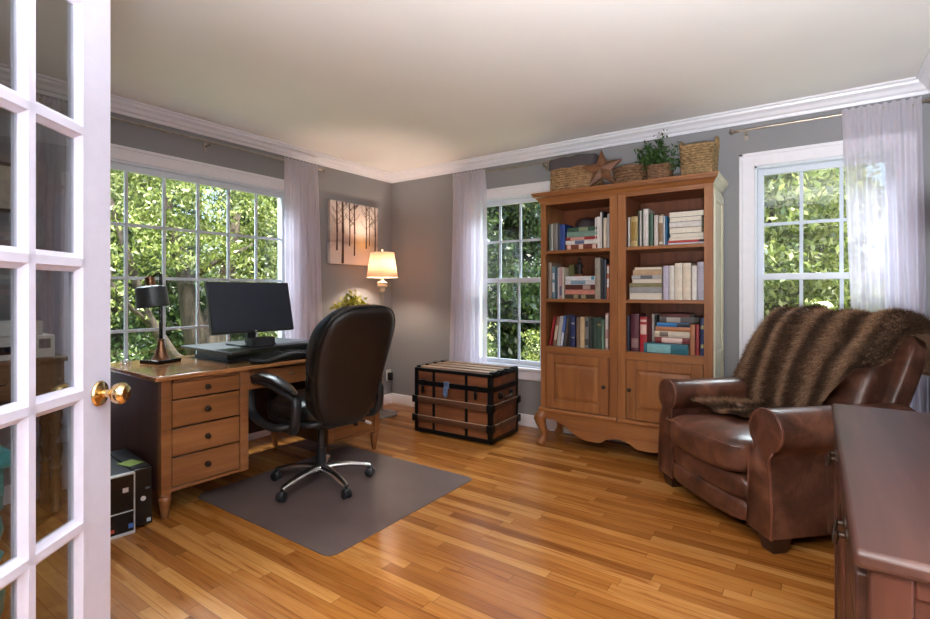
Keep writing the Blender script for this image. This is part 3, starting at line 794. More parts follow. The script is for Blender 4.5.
# ------------------------------------------------------------------ things on top of the bookcase
ZA = 1.952
def woven(name, cx, cy, z0, hx, hy, h, mat, parent, taper=1.0, rows=10, p=6, rad=.0075, seg=84):
    b = MB(); rows = int(rows)
    for r in range(rows):
        z = (r + .5) / rows * h; s = 1 + (taper - 1) * (r / (rows - 1)); pts = []
        rings = []
        for j in range(seg):
            a = 2 * PI * j / seg; ca, sa = math.cos(a), math.sin(a)
            m = (abs(ca) ** p + abs(sa) ** p) ** (-1 / p)
            w = (1 if (j // 2 + r) % 2 else -1) * rad * .42
            X, Y = (hx * s - rad + w) * m * ca, (hy * s - rad + w) * m * sa
            n = Vector((ca * m ** 2, sa * m ** 2, 0)).normalized()
            hh = h / rows * .56
            rings.append([(cx + X + n.x * rad * math.cos(q), cy + Y + n.y * rad * math.cos(q), z0 + z + hh * math.sin(q)) for q in [2 * PI * i / 6 for i in range(6)]])
        rings.append(rings[0]); b.rings(rings, cap=False)
    b.box(cx - hx * .93, cx + hx * .93, cy - hy * .9, cy + hy * .9, z0, z0 + h * .3)
    return b.build(name, mat, parent, ang=70)
bk = thing('basket', 'large wicker basket with a dark cloth liner at the left end of the bookcase top', 'basket', (2.19, -.225, ZA))
woven('woven_body', 0, 0, 0, .185, .14, .215, M['wick'], bk, 1.0, 12)
b = MB(); 
for r0, z0, z1, g in ((1.035, .185, .27, .0),):
    rings = []
    for (sx, z) in ((1.0, .19), (1.04, .188), (1.045, .2), (1.04, .25), (1.03, .268), (.98, .272), (.94, .262), (.93, .2)):
        ring = []
        for j in range(60):
            a = 2 * PI * j / 60; m = (abs(math.cos(a)) ** 7 + abs(math.sin(a)) ** 7) ** (-1 / 7)
            ring.append((.185 * sx * m * math.cos(a), .142 * sx * m * math.sin(a), z + .004 * math.sin(a * 9)))
        rings.append(ring)
    b.rings(rings, cap=False)
b.build('liner', M['liner'], bk, ang=60)
b2 = thing('basket', 'low round wicker basket behind the wooden star', 'basket', (2.615, -.25, ZA))
woven('woven_body', 0, 0, 0, .115, .1, .135, M['wickb'], b2, 1.06, 6, 2.2, .011, 60)
MB().tube([(.122 * math.cos(a), .106 * math.sin(a), .135) for a in [2 * PI * j / 30 for j in range(31)]], .011, 8).build('rim', M['wickb'], b2)
b3 = thing('basket', 'tall seagrass basket with two handles at the right end of the bookcase top', 'basket', (3.075, -.235, ZA))
woven('woven_body', 0, 0, 0, .102, .11, .225, M['wickg'], b3, 1.12, 14, 5, .007, 84)
for sx in (-1, 1):
    pts = [(sx * (.108 + .004 * math.sin(PI * i / 10)), .05 * math.cos(PI * i / 10), .215 + .055 * math.sin(PI * i / 10)) for i in range(11)]
    MB().tube(pts, .011, 8).build('handle', M['wickg'], b3)
# star
st = thing('star', 'rustic five pointed wooden star leaning on the baskets', 'star', (2.452, -.432, ZA + .005))
st.rotation_euler = (R(-14), 0, R(4)); 
SR, sr = .155, .066; cz = SR * math.cos(R(36)) + .004
for k in range(5):
    a = R(90 + 72 * k + 4); p = [(SR * math.cos(a), SR * math.sin(a))] ; a1, a2 = a - R(36), a + R(36)
    tip = (SR * math.cos(a), 0, cz + SR * math.sin(a)); l = (sr * math.cos(a2), 0, cz + sr * math.sin(a2)); r = (sr * math.cos(a1), 0, cz + sr * math.sin(a1))
    ctr = (0, -.03, cz); bk0 = (0, .008, cz)
    ridge = (tip[0] * .97, -.008, cz + (tip[2] - cz) * .97)
    b = MB()
    b._new([tip, l, r, ctr, bk0, ridge, ((tip[0]), .012, tip[2]), (l[0], .012, l[2]), (r[0], .012, r[2])],
           [(0, 1, 5), (5, 1, 3), (0, 5, 2), (5, 3, 2), (6, 7, 1, 0), (6, 0, 2, 8), (4, 7, 6), (4, 6, 8), (3, 1, 7, 4), (3, 4, 8, 2)])
    b.build('star_arm', M['star'], st, ang=12)
# potted plant
def leaves_np(n, centre_fn, size, droop=.5, rng=None, wid=.45):
    c = centre_fn(n); 
    ax_ = rng.normal(size=(n, 3)); ax_[:, 2] -= droop; ax_ /= np.linalg.norm(ax_, axis=1)[:, None]
    o = rng.normal(size=(n, 3)); sd = np.cross(ax_, o); sd /= np.linalg.norm(sd, axis=1)[:, None]
    s = size * rng.uniform(.6, 1.3, size=(n, 1)); nr = np.cross(ax_, sd)
    V = np.stack([c - ax_ * s, c + sd * s * wid + nr * s * .12, c + ax_ * s, c - sd * s * wid + nr * s * .12], axis=1).reshape(-1, 3)
    Fq = np.arange(n * 4).reshape(-1, 4); return V, Fq
rng = np.random.default_rng(5)
pl = thing('potted_plant', 'bushy green plant in a small wicker pot on the bookcase', 'plant', (2.835, -.3, ZA))
woven('pot', 0, 0, 0, .075, .07, .12, M['wickb'], pl, 1.08, 12, 6, .005, 60)
MB().box(-.06, .06, -.055, .055, .08, .1).build('soil', plain('soil', (50, 36, 26), .95), pl)
b = MB(); tips = []
for k in range(26):
    a = rng.uniform(0, 6.28); rr = rng.uniform(.05, .15); zz = rng.uniform(.13, .29) * (1.12 - rr * 1.6)
    p1 = (rr * math.cos(a) - .025, rr * .8 * math.sin(a), zz); tips.append(p1)
    b.tube([(0, 0, .09), (rr * .35 * math.cos(a), rr * .35 * math.sin(a), .09 + zz * .5), p1], [.003, .0025, .0015], 5)
tips.append((.0, 0, .32)); tips.append((.005, 0, .3))
b.build('stems', M['plantd'], pl)
tips = np.array(tips)
V, Fq = leaves_np(900, lambda n: tips[rng.integers(0, len(tips), n)] * rng.uniform(.78, 1.06, size=(n, 1)) + rng.normal(size=(n, 3)) * .017, .014, .1, rng, .5)
np_mesh('foliage', V, Fq, M['plantd'], pl)

# ------------------------------------------------------------------ desk
DKR = -R(2.2)
desk = thing('desk', 'wide walnut pedestal desk with drawers and turned feet under the window', 'desk', (.625, -1.955, 0), DKR)
# local: x depth (front +.385), y along (-.79 left end .. +.79)
DF, DB, DY0, DY1, DZ = .352, -.37, -.765, .765, .73
MB().box(DB - .03, DF + .04, DY0 - .045, DY1 + .045, DZ, DZ + .026).build('desktop', M['deskt'], desk, bevel=.007, seg=3)
def pedestal(y0, y1):
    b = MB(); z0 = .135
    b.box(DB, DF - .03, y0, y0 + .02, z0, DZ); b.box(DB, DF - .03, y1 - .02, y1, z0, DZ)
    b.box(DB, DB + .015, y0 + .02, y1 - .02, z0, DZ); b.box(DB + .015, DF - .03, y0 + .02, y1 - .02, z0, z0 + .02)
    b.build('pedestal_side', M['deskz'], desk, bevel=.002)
    b = MB()
    for a in (y0 - .002, y1 - .05): b.box(DF - .045, DF, a, a + .052, z0, DZ)
    b.box(DF - .03, DF - .006, y0 + .05, y1 - .05, z0, z0 + .018)
    b.box(DF - .03, DF - .012, y0 + .05, y1 - .05, DZ - .006, DZ)
    b.build('pedestal_frame', M['deskx'], desk, bevel=.003)
    b = MB(); b.box(DF - .03, DF + .004, y0 + .056, y1 - .056, DZ - .019, DZ - .007)
    b.build('writing_slide', M['deskx'], desk, bevel=.002)
    zz = [.155, .315, .468, .617, .712]
    for i in range(4):
        a0, a1 = y0 + .053, y1 - .053; c0, c1 = zz[i] + .003, zz[i + 1] - .005
        d = MB().box(DF - .025, DF - .003, a0, a1, c0, c1).build('drawer', M['deskx'], desk, bevel=.004)
        T = Matrix.Translation((DF - .003, (a0 + a1) / 2, (c0 + c1) / 2)) @ Matrix.Rotation(R(90), 4, 'Y')
        MB().lathe([(0, 0), (.016, 0), (.016, .003), (.007, .005), (.006, .012), (.012, .015), (.013, .019), (.009, .023), (0, .024)], M=T, seg=20).build('knob', M['darkmetal'], d)
    for fx in (DF - .032, DB + .035):
        for fy in (y0 + .028, y1 - .028):
            if fx > 0 and abs(fy) < .5: continue
            MB().lathe([(0, .135), (.03, .135), (.03, .12), (.024, .116), (.03, .108), (.031, .095), (.026, .07), (.02, .03), (.0185, .008), (.016, 0), (0, 0)], (fx, fy, 0), 18).build('foot', M['deskx'], desk, ang=50)
pedestal(DY0, DY0 + .475); pedestal(DY1 - .475, DY1)
cdw = MB().box(DF - .025, DF - .006, DY0 + .478, DY1 - .478, DZ - .125, DZ - .012).build('drawer', M['deskx'], desk, bevel=.004)
MB().box(DF - .006, DF - .002, -.012, .012, DZ - .066, DZ - .052).build('lock', M['nickel'], cdw, bevel=.002)
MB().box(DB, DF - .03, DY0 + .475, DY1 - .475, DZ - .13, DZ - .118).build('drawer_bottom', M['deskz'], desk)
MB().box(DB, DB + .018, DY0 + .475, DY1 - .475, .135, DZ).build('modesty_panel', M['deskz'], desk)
ZD = DZ + .026
# riser (sit stand platform)
ris = thing('monitor_riser', 'flat black desktop riser under the monitor', 'riser', (.62, -1.985, ZD), DKR)
MB().prism([(-.36, -.335), (.31, -.335), (.30, -.24), (.21, -.15), (.17, 0), (.17, .25), (.22, .33), (.24, .40), (-.36, .40)], 'z', .058, .075).build('platform', M['blacksat'], ris, bevel=.004)
MB().box(-.30, .14, -.27, .36, 0, .014).build('base_frame', M['blacksat'], ris, bevel=.003)
for sy in (-.255, .345):
    MB().box(-.28, .12, sy - .012, sy + .012, .014, .058).build('side_arm', M['blacksat'], ris, bevel=.003)
# monitor
mon = thing('monitor', 'wide dark switched off monitor on the black riser', 'monitor', (.58, -2.0, ZD + .075), DKR)
MB().box(-.11, .11, -.12, .12, 0, .012).build('foot_plate', M['black'], mon, bevel=.003)
MB().box(-.03, .01, -.03, .03, .012, .16).build('neck', M['black'], mon, bevel=.004)
T = Matrix.Translation((.02, -.0, .256)) @ Matrix.Rotation(R(-13), 4, 'Y')
b = MB(); b.box(-.03, .004, -.293, .293, -.172, .172, M=T); sh_ = b.build('housing', M['black'], mon, bevel=.004)
MB().box(.0042, .006, -.285, .285, -.155, .166, M=T).build('screen', M['screen'], mon)
MB().box(.0045, .0065, -.008, .008, -.168, -.160, M=T).build('power_light', M['white'], mon)
dk = thing('speaker', 'small black box speaker standing in front of the monitor foot', 'speaker', (.725, -2.02, ZD + .075), DKR + R(3))
MB().box(-.035, .035, -.085, .085, 0, .06).build('case', M['black'], dk, bevel=.008, seg=3)
MB().box(.0352, .037, -.066, .066, .008, .044).build('grille', plain('speaker_cloth', (40, 42, 46), .9), dk)
# keyboard
kb = thing('keyboard', 'black curved ergonomic keyboard in front of the riser', 'keyboard', (.895, -1.955, ZD), DKR)
def kf(x, y, z):
    return (x + .06 * (y / .24) ** 2 , y, z + (.018 * math.exp(-(y / .1) ** 2) if z > .012 else 0) + .012 * (.09 - x) * 2)
b = MB(); b.sq((0, 0, .013), (.105, .245, .013), 5, 12, kf); b.build('body', M['black'], kb)
b = MB()
for r in range(5):
    for k in range(14):
        if 6 <= k <= 6 and r < 4: continue
        x0 = -.075 + r * .0235; y0 = -.21 + k * .0305
        q = kf(x0, y0, .026); b.box(q[0], q[0] + .019, y0, y0 + .026, q[2] - .002, q[2] + .005)
b.build('keys', M['blacksat'], kb)
MB().sq((.085, 0, .018), (.035, .2, .012), 4, 8, kf).build('palm_rest', M['bleather'], kb)
# desk lamp
lx, ly = .425, -2.505
lp = thing('desk_lamp', 'black and copper desk lamp at the left end of the desk', 'lamp', (lx, ly, ZD), R(-55))
MB().box(-.075, .075, -.082, .082, 0, .022, M=Matrix.Rotation(R(70), 4, 'Z')).build('base', M['blackg'], lp, bevel=.003)
MB().lathe([(0, .022), (.054, .022), (.048, .03), (.034, .055), (.024, .09), (.019, .12), (.017, .135), (.021, .138), (.021, .146), (.0, .147)], seg=28).build('bell', M['copper'], lp)
MB().cyl((0, 0, .14), (0, 0, .545), .011, .009).build('stem', M['blackg'], lp)
tl = R(7)
T = Matrix.Translation((.0, -.055, .0)) @ Matrix.Translation((0, 0, .405)) @ Matrix.Rotation(tl, 4, 'X')
b = MB(); b.rings([[(r * math.cos(2 * PI * j / 40), -.0 + r * math.sin(2 * PI * j / 40), z) for j in range(40)] for r, z in ((.088, -.065), (.090, -.065), (.084, .055), (.07, .064), (.03, .066), (.03, .062), (.068, .06), (.081, .052))], cap=False, M=T)
shd = b.build('shade', plain('lamp_black', (44, 50, 52), .38), lp)
MB().lathe([(0, .06), (.026, .06), (.027, .064), (.027, .118), (.022, .124), (0, .125)], M=T, seg=24).build('cap', M['copper'], shd)
MB().tube([(0, 0, .535), (0, -.01, .548), (0, -.035, .54), (0, -.05, .525)], .006, 8).build('joint', M['blackg'], lp)
# small glass block
gb = MB().box(-.02, .02, -.026, .026, 0, .03).build('glass_block', M['clear'], bevel=.004); gb.location = (.335, -2.66, ZD); tag(gb, 'small clear glass block at the corner of the desk', 'paperweight')

# ------------------------------------------------------------------ computer towers beside the desk
def tower(x, y, h, wd, silver, label):
    t_ = thing('computer_tower', label, 'computer', (x, y, 0), -R(6))
    MB().box(-.42, 0, -wd / 2, wd / 2, .012, h).build('case', M['black'], t_, bevel=.005)
    fr = MB().box(.0, .022, -wd / 2, wd / 2, .008, h + .002).build('front_panel', M['blackg'], t_, bevel=.006)
    if silver:
        b = MB()
        for (a0, a1, c0, c1) in ((-wd / 2 - .002, -wd / 2 + .004, .004, h + .004), (wd / 2 - .004, wd / 2 + .002, .004, h + .004), (-wd / 2, wd / 2, .0, .014), (-wd / 2, wd / 2, h - .004, h + .005), (-wd / 2, wd / 2, .112, .117)):
            b.box(.0, .027, a0, a1, c0, c1)
        b.build('silver_edge', plain('silver_plastic', (206, 208, 208), .3, .4), t_, bevel=.002, label='silver edge')
        MB().box(.0225, .024, .012, .036, .21, .232).build('emblem', plain('silver_plastic', (206, 208, 208), .3, .4), t_, label='silver square emblem')
        MB().box(.0225, .0235, -.05, -.022, .028, .044).build('sticker', plain('red_sticker', (190, 70, 50), .5), t_, label='red sticker')
        MB().box(.0225, .0235, .036, .056, .03, .052).build('sticker', plain('blue_sticker', (70, 110, 180), .5), t_, label='blue sticker')
    else:
        T = Matrix.Translation((.022, -.0, .145)) @ Matrix.Rotation(R(90), 4, 'Y')
        MB().lathe([(0, 0), (.012, 0), (.012, .003), (0, .0031)], M=T, seg=20).build('emblem', plain('silver_plastic', (206, 208, 208), .3, .4), t_, label='round silver emblem')
        MB().box(.0225, .0235, .016, .034, .022, .04).build('sticker', plain('grey_sticker', (170, 190, 200), .5), t_, label='pale sticker')
        MB().box(.0225, .0235, .01, .03, .19, .2).build('port', plain('grey_port', (90, 92, 96), .5), t_)
    for sx in (-.38, -.03):
        MB().box(sx - .02, sx + .02, -wd / 2 + .01, wd / 2 - .01, 0, .012).build('foot', M['black'], t_)
    return t_
tower(.935, -2.925, .296, .125, True, 'black computer tower with silver edged front beside the open door')
tower(.912, -2.812, .298, .085, False, 'plain black computer tower against the side of the desk')
sn = MB().box(-.05, .05, -.04, .04, 0, .0015).build('sticky_note', plain('green_note', (150, 176, 92), .8)); sn.location = (.80, -2.82, .2985); sn.rotation_euler = (0, 0, R(12))
tag(sn, 'green note lying on top of the plain black computer tower', 'note')

# ------------------------------------------------------------------ chair mat
b = MB(); x0, x1, y0, y1, ch = .76, 1.948, -2.475, -1.312, .045
b.prism([(x0 + ch, y0), (x1 - ch, y0), (x1 - ch * .3, y0 + ch * .3), (x1, y0 + ch), (x1, y1 - ch), (x1 - ch * .3, y1 - ch * .3), (x1 - ch, y1), (x0 + ch, y1), (x0, y1 - ch), (x0, y0 + ch)], 'z', .0005, .004)
o = b.build('chair_mat', M['mat'], bevel=.001); tag(o, 'brown translucent plastic mat under the office chair', 'mat')

# ------------------------------------------------------------------ office chair
oc = thing('office_chair', 'high backed black leather office chair on a five star chrome base', 'office chair', (1.22, -1.93, .004), R(-94))
yaw0 = R(-94)
for k in range(5):
    a = R(-84 + 72 * k) - yaw0 + R(0); ca, sa = math.cos(a), math.sin(a)
    pts = [(ca * r_, sa * r_, z_) for r_, z_ in ((.02, .105), (.09, .108), (.18, .1), (.26, .083), (.305, .07))]
    lg = MB().tube(pts, [.03, .027, .024, .021, .018], 12, squash=.7).build('leg', M['chrome'], oc)
    cs = MB(); cx_, cy_ = ca * .305, sa * .305
    cs.cyl((cx_, cy_, .045), (cx_, cy_, .07), .008)
    d = Vector((-sa, ca, 0)).lerp(Vector((ca, sa, 0)), .4 * ((k % 3) - 1)).normalized() 
    for sg in (-1, 1):
        c0 = Vector((cx_, cy_, .0275)) + d * (.006 * sg); c1 = c0 + d * (.019 * sg)
        cs.tube([c0, c0 + d * .003 * sg, c1 - d * .004 * sg, c1], [.024, .0275, .0275, .022], 20)
    u = d.cross(Vector((0, 0, 1)))
    cs.sq((cx_, cy_, .038), (.023, .023, .022), 2.6, 6)
    cs.build('caster', M['black'], lg)
MB().lathe([(0, .08), (.04, .08), (.045, .09), (.043, .115), (.03, .125), (.03, .23), (.024, .232), (.024, .40), (0, .40)], seg=20).build('gas_lift', M['black'], oc)
MB().lathe([(.0, .098), (.048, .098), (.05, .105), (.044, .119), (0, .1195)], seg=20).build('hub', M['chrome'], oc)
b = MB(); b.sq((0, .02, .40), (.11, .16, .03), 5, 6); b.build('tilt_mechanism', M['black'], oc)
b = MB().tube([(-.08, .08, .395), (-.17, .12, .385), (-.24, .15, .36)], [.006, .006, .006], 8); lv = b.build('lever', M['black'], oc)
MB().tube([(-.225, .145, .366), (-.25, .155, .352), (-.262, .16, .345)], [.009, .011, .008], 8).build('lever_grip', M['white'], lv)
def seatf(x, y, z): return (x * (1 - .1 * max(0, y) / .25), y, z + .02 * math.cos(x * 5) * (1 if z > .5 else 0) - (.03 * max(0, (-y - .18) / .1) if z > .45 else 0))
MB().sq((0, -.02, .485), (.265, .265, .065), 3.6, 14, seatf).build('seat', M['bleather'], oc, ang=180)
MB().sq((0, -.02, .432), (.25, .25, .022), 5, 10).build('seat_pan', M['black'], oc, ang=180)
# backrest
ZB0, ZB1 = .40, 1.115
def backf(x, y, z):
    v = (z - ZB0) / (ZB1 - ZB0)
    w = .80 + .27 * math.sin(min(1, v * 1.05) * PI * .62) if v < .85 else .80 + .27 * math.sin(min(1, .85 * 1.05) * PI * .62) - (v - .85) * .5
    cy = .215 + .205 * v ** 1.15 - .03 * math.sin(v * PI)
    lum = .0
    if y < 0: lum = -.012 * math.sin(v * PI * 3.2 + .4)
    return (x * w, y + cy - .035 * (1 - (x / .27) ** 2) * 0 + lum + .05 * (x / .255) ** 2 * -1 * .55, z)
MB().sq((0, 0, (ZB0 + ZB1) / 2), (.255, .076, (ZB1 - ZB0) / 2), 3.7, 18, backf).build('backrest', M['bleather'], oc, ang=180)
MB().sq((0, .03, (ZB0 + ZB1) / 2 - .006), (.24, .056, (ZB1 - ZB0) / 2 - .016), 4.0, 16, backf).build('back_panel', M['bbrown'], oc, ang=180, label='dark brown leather back panel')
# piping loop
pts = []
for j in range(64):
    a = 2 * PI * j / 64; ca, sa = math.cos(a), math.sin(a); m = (abs(ca) ** 3.9 + abs(sa) ** 3.9) ** (-1 / 3.9)
    q = backf(.246 * m * ca, .052, (ZB0 + ZB1) / 2 + ((ZB1 - ZB0) / 2 - .012) * m * sa); pts.append(q)
MB().tube(pts + [pts[0]], .0045, 8).build('piping', M['bbrown'], oc)
for sx in (-1, 1):
    X = sx * .30
    path = [(X * .78, .02, .405), (X * .98, -.04, .40), (X, -.20, .42), (X, -.285, .47), (X, -.30, .56), (X, -.285, .635), (X, -.19, .655), (X, -.05, .648), (X, .08, .62), (X, .17, .60), (X, .20, .57), (X, .19, .47), (X * .95, .15, .41), (X * .78, .08, .405)]
    # smooth path
    P = [Vector(p) for p in path]; Q = []
    for i in range(len(P) - 1):
        p0, p1, p2, p3 = P[max(i - 1, 0)], P[i], P[i + 1], P[min(i + 2, len(P) - 1)]
        for t_ in (0, .25, .5, .75):
            Q.append(.5 * ((2 * p1) + (-p0 + p2) * t_ + (2 * p0 - 5 * p1 + 4 * p2 - p3) * t_ ** 2 + (-p0 + 3 * p1 - 3 * p2 + p3) * t_ ** 3))
    Q.append(P[-1])
    am = MB().tube(Q, .028, 10, squash=.8).build('arm', M['black'], oc, ang=60)
    pad = [(X, -.305, .628), (X, -.26, .672), (X, -.15, .692), (X, -.0, .682), (X, .12, .648), (X, .20, .618)]
    MB().tube(pad, [.022, .032, .036, .036, .033, .018], 14, squash=.62).build('arm_pad', M['bleather'], am, ang=80)

# ------------------------------------------------------------------ trunk
TX0, TX1, TY0, TY1, TH = .928, 1.668, -.69, -.245, .552
tr = thing('trunk', 'antique brown steamer trunk with black iron straps under the window', 'trunk', ((TX0 + TX1) / 2, (TY0 + TY1) / 2, 0), R(2))
hx, hy = (TX1 - TX0) / 2, (TY1 - TY0) / 2
MB().box(-hx, hx, -hy, hy, .02, .43).build('body', M['trunkw'], tr, bevel=.004)
MB().box(-hx, hx, -hy, hy, .437, TH - .012).build('lid', M['trunkw'], tr, bevel=.004)
e = .006
b = MB()                                               # sheet iron straps and edges
for z0, z1 in ((.012, .045), (.405, .445)):
    b.box(-hx - e, hx + e, -hy - e, hy + e, z0, z1)
for x in (-hx - e, hx + e - .036):
    for y in (-hy - e, hy + e - .036): b.box(x, x + .036, y, y + .036, .012, TH - .004)
for x in (-hx + .18, hx - .24):
    b.box(x, x + .026, -hy - e * .8, hy + e * .8, .02, TH - .006)
b.box(-hx - e, hx + e, -hy - e, -hy + .012, TH - .03, TH - .004); b.box(-hx - e, hx + e, hy - .012, hy + e, TH - .03, TH - .004)
b.box(-hx - e, -hx + .012, -hy, hy, TH - .035, TH - .004); b.box(hx - .012, hx + e, -hy, hy, TH - .035, TH - .004)
b.build('iron_strap', M['iron'], tr, bevel=.002)
for z in (.137, .295):
    b = MB(); b.box(-hx - .014, hx + .014, -hy - .018, -hy, z - .006, z + .012); b.box(hx, hx + .018, -hy - .014, hy + .014, z - .006, z + .012); b.box(-hx - .018, -hx, -hy - .014, hy + .014, z - .006, z + .012)
    b.box(-hx - .01, hx + .01, -hy - .012, -hy, z - .034, z - .006); b.box(hx, hx + .012, -hy - .01, hy + .01, z - .034, z - .006)
    sl = b.build('wooden_slat', M['trunksl'], tr, bevel=.003)
    b = MB(); b.box(-hx - .012, hx + .012, -hy - .019, -hy + .004, z + .0125, z + .016); b.box(hx + .004, hx + .019, -hy + .004, hy + .012, z + .0125, z + .016); b.build('worn_edge', M['trunktop'], sl, label='worn pale top edge')
    for sx in (-1, 1):
        for sy in (-1, 1):
            x0 = sx * (hx - .005); y0 = sy * (hy - .005)
            MB().box(x0 - .027, x0 + .027, y0 - .027, y0 + .027, z - .04, z + .018).build('slat_cap', M['iron'], sl, bevel=.003)
for i in range(4):
    y = -hy + .03 + i * .115
    s = MB().box(-hx + .0, hx - .0, y, y + .062, TH - .014, TH + .006).build('top_slat', M['trunktop'], tr, bevel=.004)
    for sx in (-1, 1): MB().box(sx * (hx - .012) - .02, sx * (hx - .012) + .02, y - .004, y + .066, TH - .03, TH + .01).build('slat_cap', M['iron'], s, bevel=.003)
MB().box(-hx + .01, hx - .01, -hy + .01, hy - .01, TH - .014, TH - .006).build('top_panel', M['trunkw'], tr)
b = MB(); b.box(-.07, -.02, -hy - .012, -hy, .40, .455); 
b.sq((-.052, -hy - .014, .372), (.022, .007, .046), 3, 8); b.sq((-.048, -hy - .022, .352), (.011, .008, .012), 2, 6)
b.build('lock_hasp', M['blue'], tr, bevel=.002, label='blued steel lock hasp')
for x in (-.285, .235):
    b = MB(); b.box(x - .018, x + .018, -hy - .014, -hy, .405, .45); b.sq((x, -hy - .013, .372), (.014, .008, .034), 3, 6); b.build('latch', M['iron'], tr, bevel=.002)
for y in (-.09, .09): hd = MB().sq((hx + .012, y, .365), (.014, .026, .028), 3, 6).build('handle_mount', M['iron'], tr)
MB().tube([(hx + .014, -.085, .365), (hx + .03, -.05, .352), (hx + .034, 0, .348), (hx + .03, .05, .352), (hx + .014, .085, .365)], .011, 8, squash=.5).build('handle', M['darkmetal'], hd)
for sx in (-1, 1):
    for sy in (-1, 1): MB().lathe([(0, 0), (.014, 0), (.017, .006), (.014, .02), (0, .02)], (sx * (hx - .03), sy * (hy - .03), 0), 14).build('foot', M['nickel'], tr)

# ------------------------------------------------------------------ painting, floor lamp, plant and stand in the corner
y0, y1, z0, z1 = hl(-.835, .035), hl(-.213, .035), 1.452, 2.045
pt = thing('painting', 'square canvas of bare winter trees on the left wall', 'painting', (.0, (y0 + y1) / 2, (z0 + z1) / 2))
t = NT('canvas_snow_scene'); sp = t.n('ShaderNodeSeparateXYZ', {0: t.obj()}); zc = sp.outputs[2]
nz = t.noise(t.obj((1, 2, 6)), 4, 4); f_ = t.math('ADD', t.math('MULTIPLY_ADD', zc, 1.6, .5), t.math('MULTIPLY_ADD', nz, .16, -.08))
base = t.ramp(f_, [(0, s2l((214, 206, 200))), (.28, s2l((210, 198, 190))), (.36, s2l((162, 146, 140))), (.44, s2l((188, 170, 160))), (.6, s2l((214, 198, 188))), (1, s2l((200, 186, 180)))])
yv = sp.outputs[1]; dx = t.math('ABSOLUTE', t.math('SUBTRACT', yv, .1)); gl = t.math('MULTIPLY', t.math('SUBTRACT', 1.0, t.math('MINIMUM', t.math('MULTIPLY', dx, 5.0), 1.0)), t.math('SUBTRACT', 1.0, t.math('MINIMUM', t.math('ABSOLUTE', t.math('MULTIPLY', t.math('ADD', zc, .1), 9.)), 1.0)))
M['canvas'] = t.done(t.pr(t.mixc(gl, base, s2l((246, 214, 150))), .8))
M['ink'] = plain('painted_trunk_brown', (74, 44, 30), .8)
hw, hh = (y1 - y0) / 2, (z1 - z0) / 2
b = MB(); b.box(0, .036, -hw, hw, -hh, hh); b.mi = 1
def stroke(pts, w0, w1):
    for (a, c), (a2, c2) in zip(pts[:-1], pts[1:]):
        n_ = Vector((c2 - c, a - a2)).normalized()
        q = [(a - n_.x * w0, c - n_.y * w0), (a + n_.x * w0, c + n_.y * w0), (a2 + n_.x * w1, c2 + n_.y * w1), (a2 - n_.x * w1, c2 - n_.y * w1)]
        b._new([(.0366, p_[0], p_[1]) for p_ in q], [(0, 1, 2, 3)])
rn = random.Random(3)
for u, zb, w in ((.13, -.17, .011), (.245, -.29, .016), (.385, -.12, .0085), (.485, -.21, .010), (.74, -.13, .009), (.81, -.1, .006), (.94, -.17, .010)):
    a = -hw + 2 * hw * u; stroke([(a, zb), (a + .004, .0), (a - .002, hh - .002)], w, w * .72)
    for k in range(9):
        zz = rn.uniform(.06, hh - .03); sg = rn.choice((-1, 1)); ln = rn.uniform(.03, .075)
        e1 = (max(-hw, min(hw, a + sg * ln * .6)), min(hh - .002, zz + ln * .5)); e2 = (max(-hw, min(hw, a + sg * ln)), min(hh - .002, zz + ln * 1.1))
        stroke([(a, zz), e1, e2], .0028, .0016)
b.build('canvas', [M['canvas'], M['ink']], pt, recalc=False, smooth=False)

FLX, FLY = .30, -.45
fl = thing('floor_lamp', 'lit floor lamp with cream shade and slim pole in the corner', 'lamp', (FLX, FLY, 0))
MB().lathe([(0, 0), (.135, 0), (.14, .006), (.138, .018), (.06, .032), (.02, .045), (.012, .06), (0, .06)], seg=36).build('base', plain('pewter', (150, 146, 140), .4, .6), fl)
MB().cyl((0, 0, .05), (0, 0, 1.19), .011, .011, 16).build('pole', M['nickel'], fl)
MB().lathe([(0, 1.185), (.012, 1.185), (.026, 1.195), (.03, 1.21), (.024, 1.222), (.05, 1.24), (.053, 1.252), (.036, 1.26), (.05, 1.272), (.05, 1.28), (.02, 1.288), (.012, 1.30), (.012, 1.345), (0, 1.345)], seg=28).build('neck', plain('cream_resin', (224, 206, 180), .5), fl)
b = MB(); zs = (1.328, 1.565)
b.rings([[(r * math.cos(2 * PI * j / 48), r * math.sin(2 * PI * j / 48), z) for j in range(48)] for r, z in ((.148, zs[0]), (.113, zs[1]))], cap=False)
sd = b.build('shade', M['shade'], fl, solid=.0015)
MB().tube([(.148 * math.cos(2 * PI * j / 40), .148 * math.sin(2 * PI * j / 40), zs[0]) for j in range(41)], .003, 6).build('lower_trim', plain('shade_trim', (240, 226, 206), .7), sd)
MB().tube([(.113 * math.cos(2 * PI * j / 40), .113 * math.sin(2 * PI * j / 40), zs[1]) for j in range(41)], .003, 6).build('upper_trim', plain('shade_trim', (240, 226, 206), .7), sd)
MB().lathe([(0, 1.565), (.004, 1.565), (.006, 1.58), (.011, 1.588), (.006, 1.598), (0, 1.599)], seg=14).build('finial', plain('cream_resin', (224, 206, 180), .5), fl)
b = MB().cyl((0, 0, 1.34), (0, 0, 1.565), .003); b.cyl((-.11, 0, 1.56), (.11, 0, 1.56), .002); b.build('harp', M['nickel'], fl)
bl = bpy.data.lights.new('lamp_bulb_light', 'POINT'); bl.energy = 11; bl.color = (1, .80, .62); bl.shadow_soft_size = .03
blo = bpy.data.objects.new('lamp_bulb_light', bl); COL.objects.link(blo); blo.parent = fl; blo.location = (0, .035, 1.44)

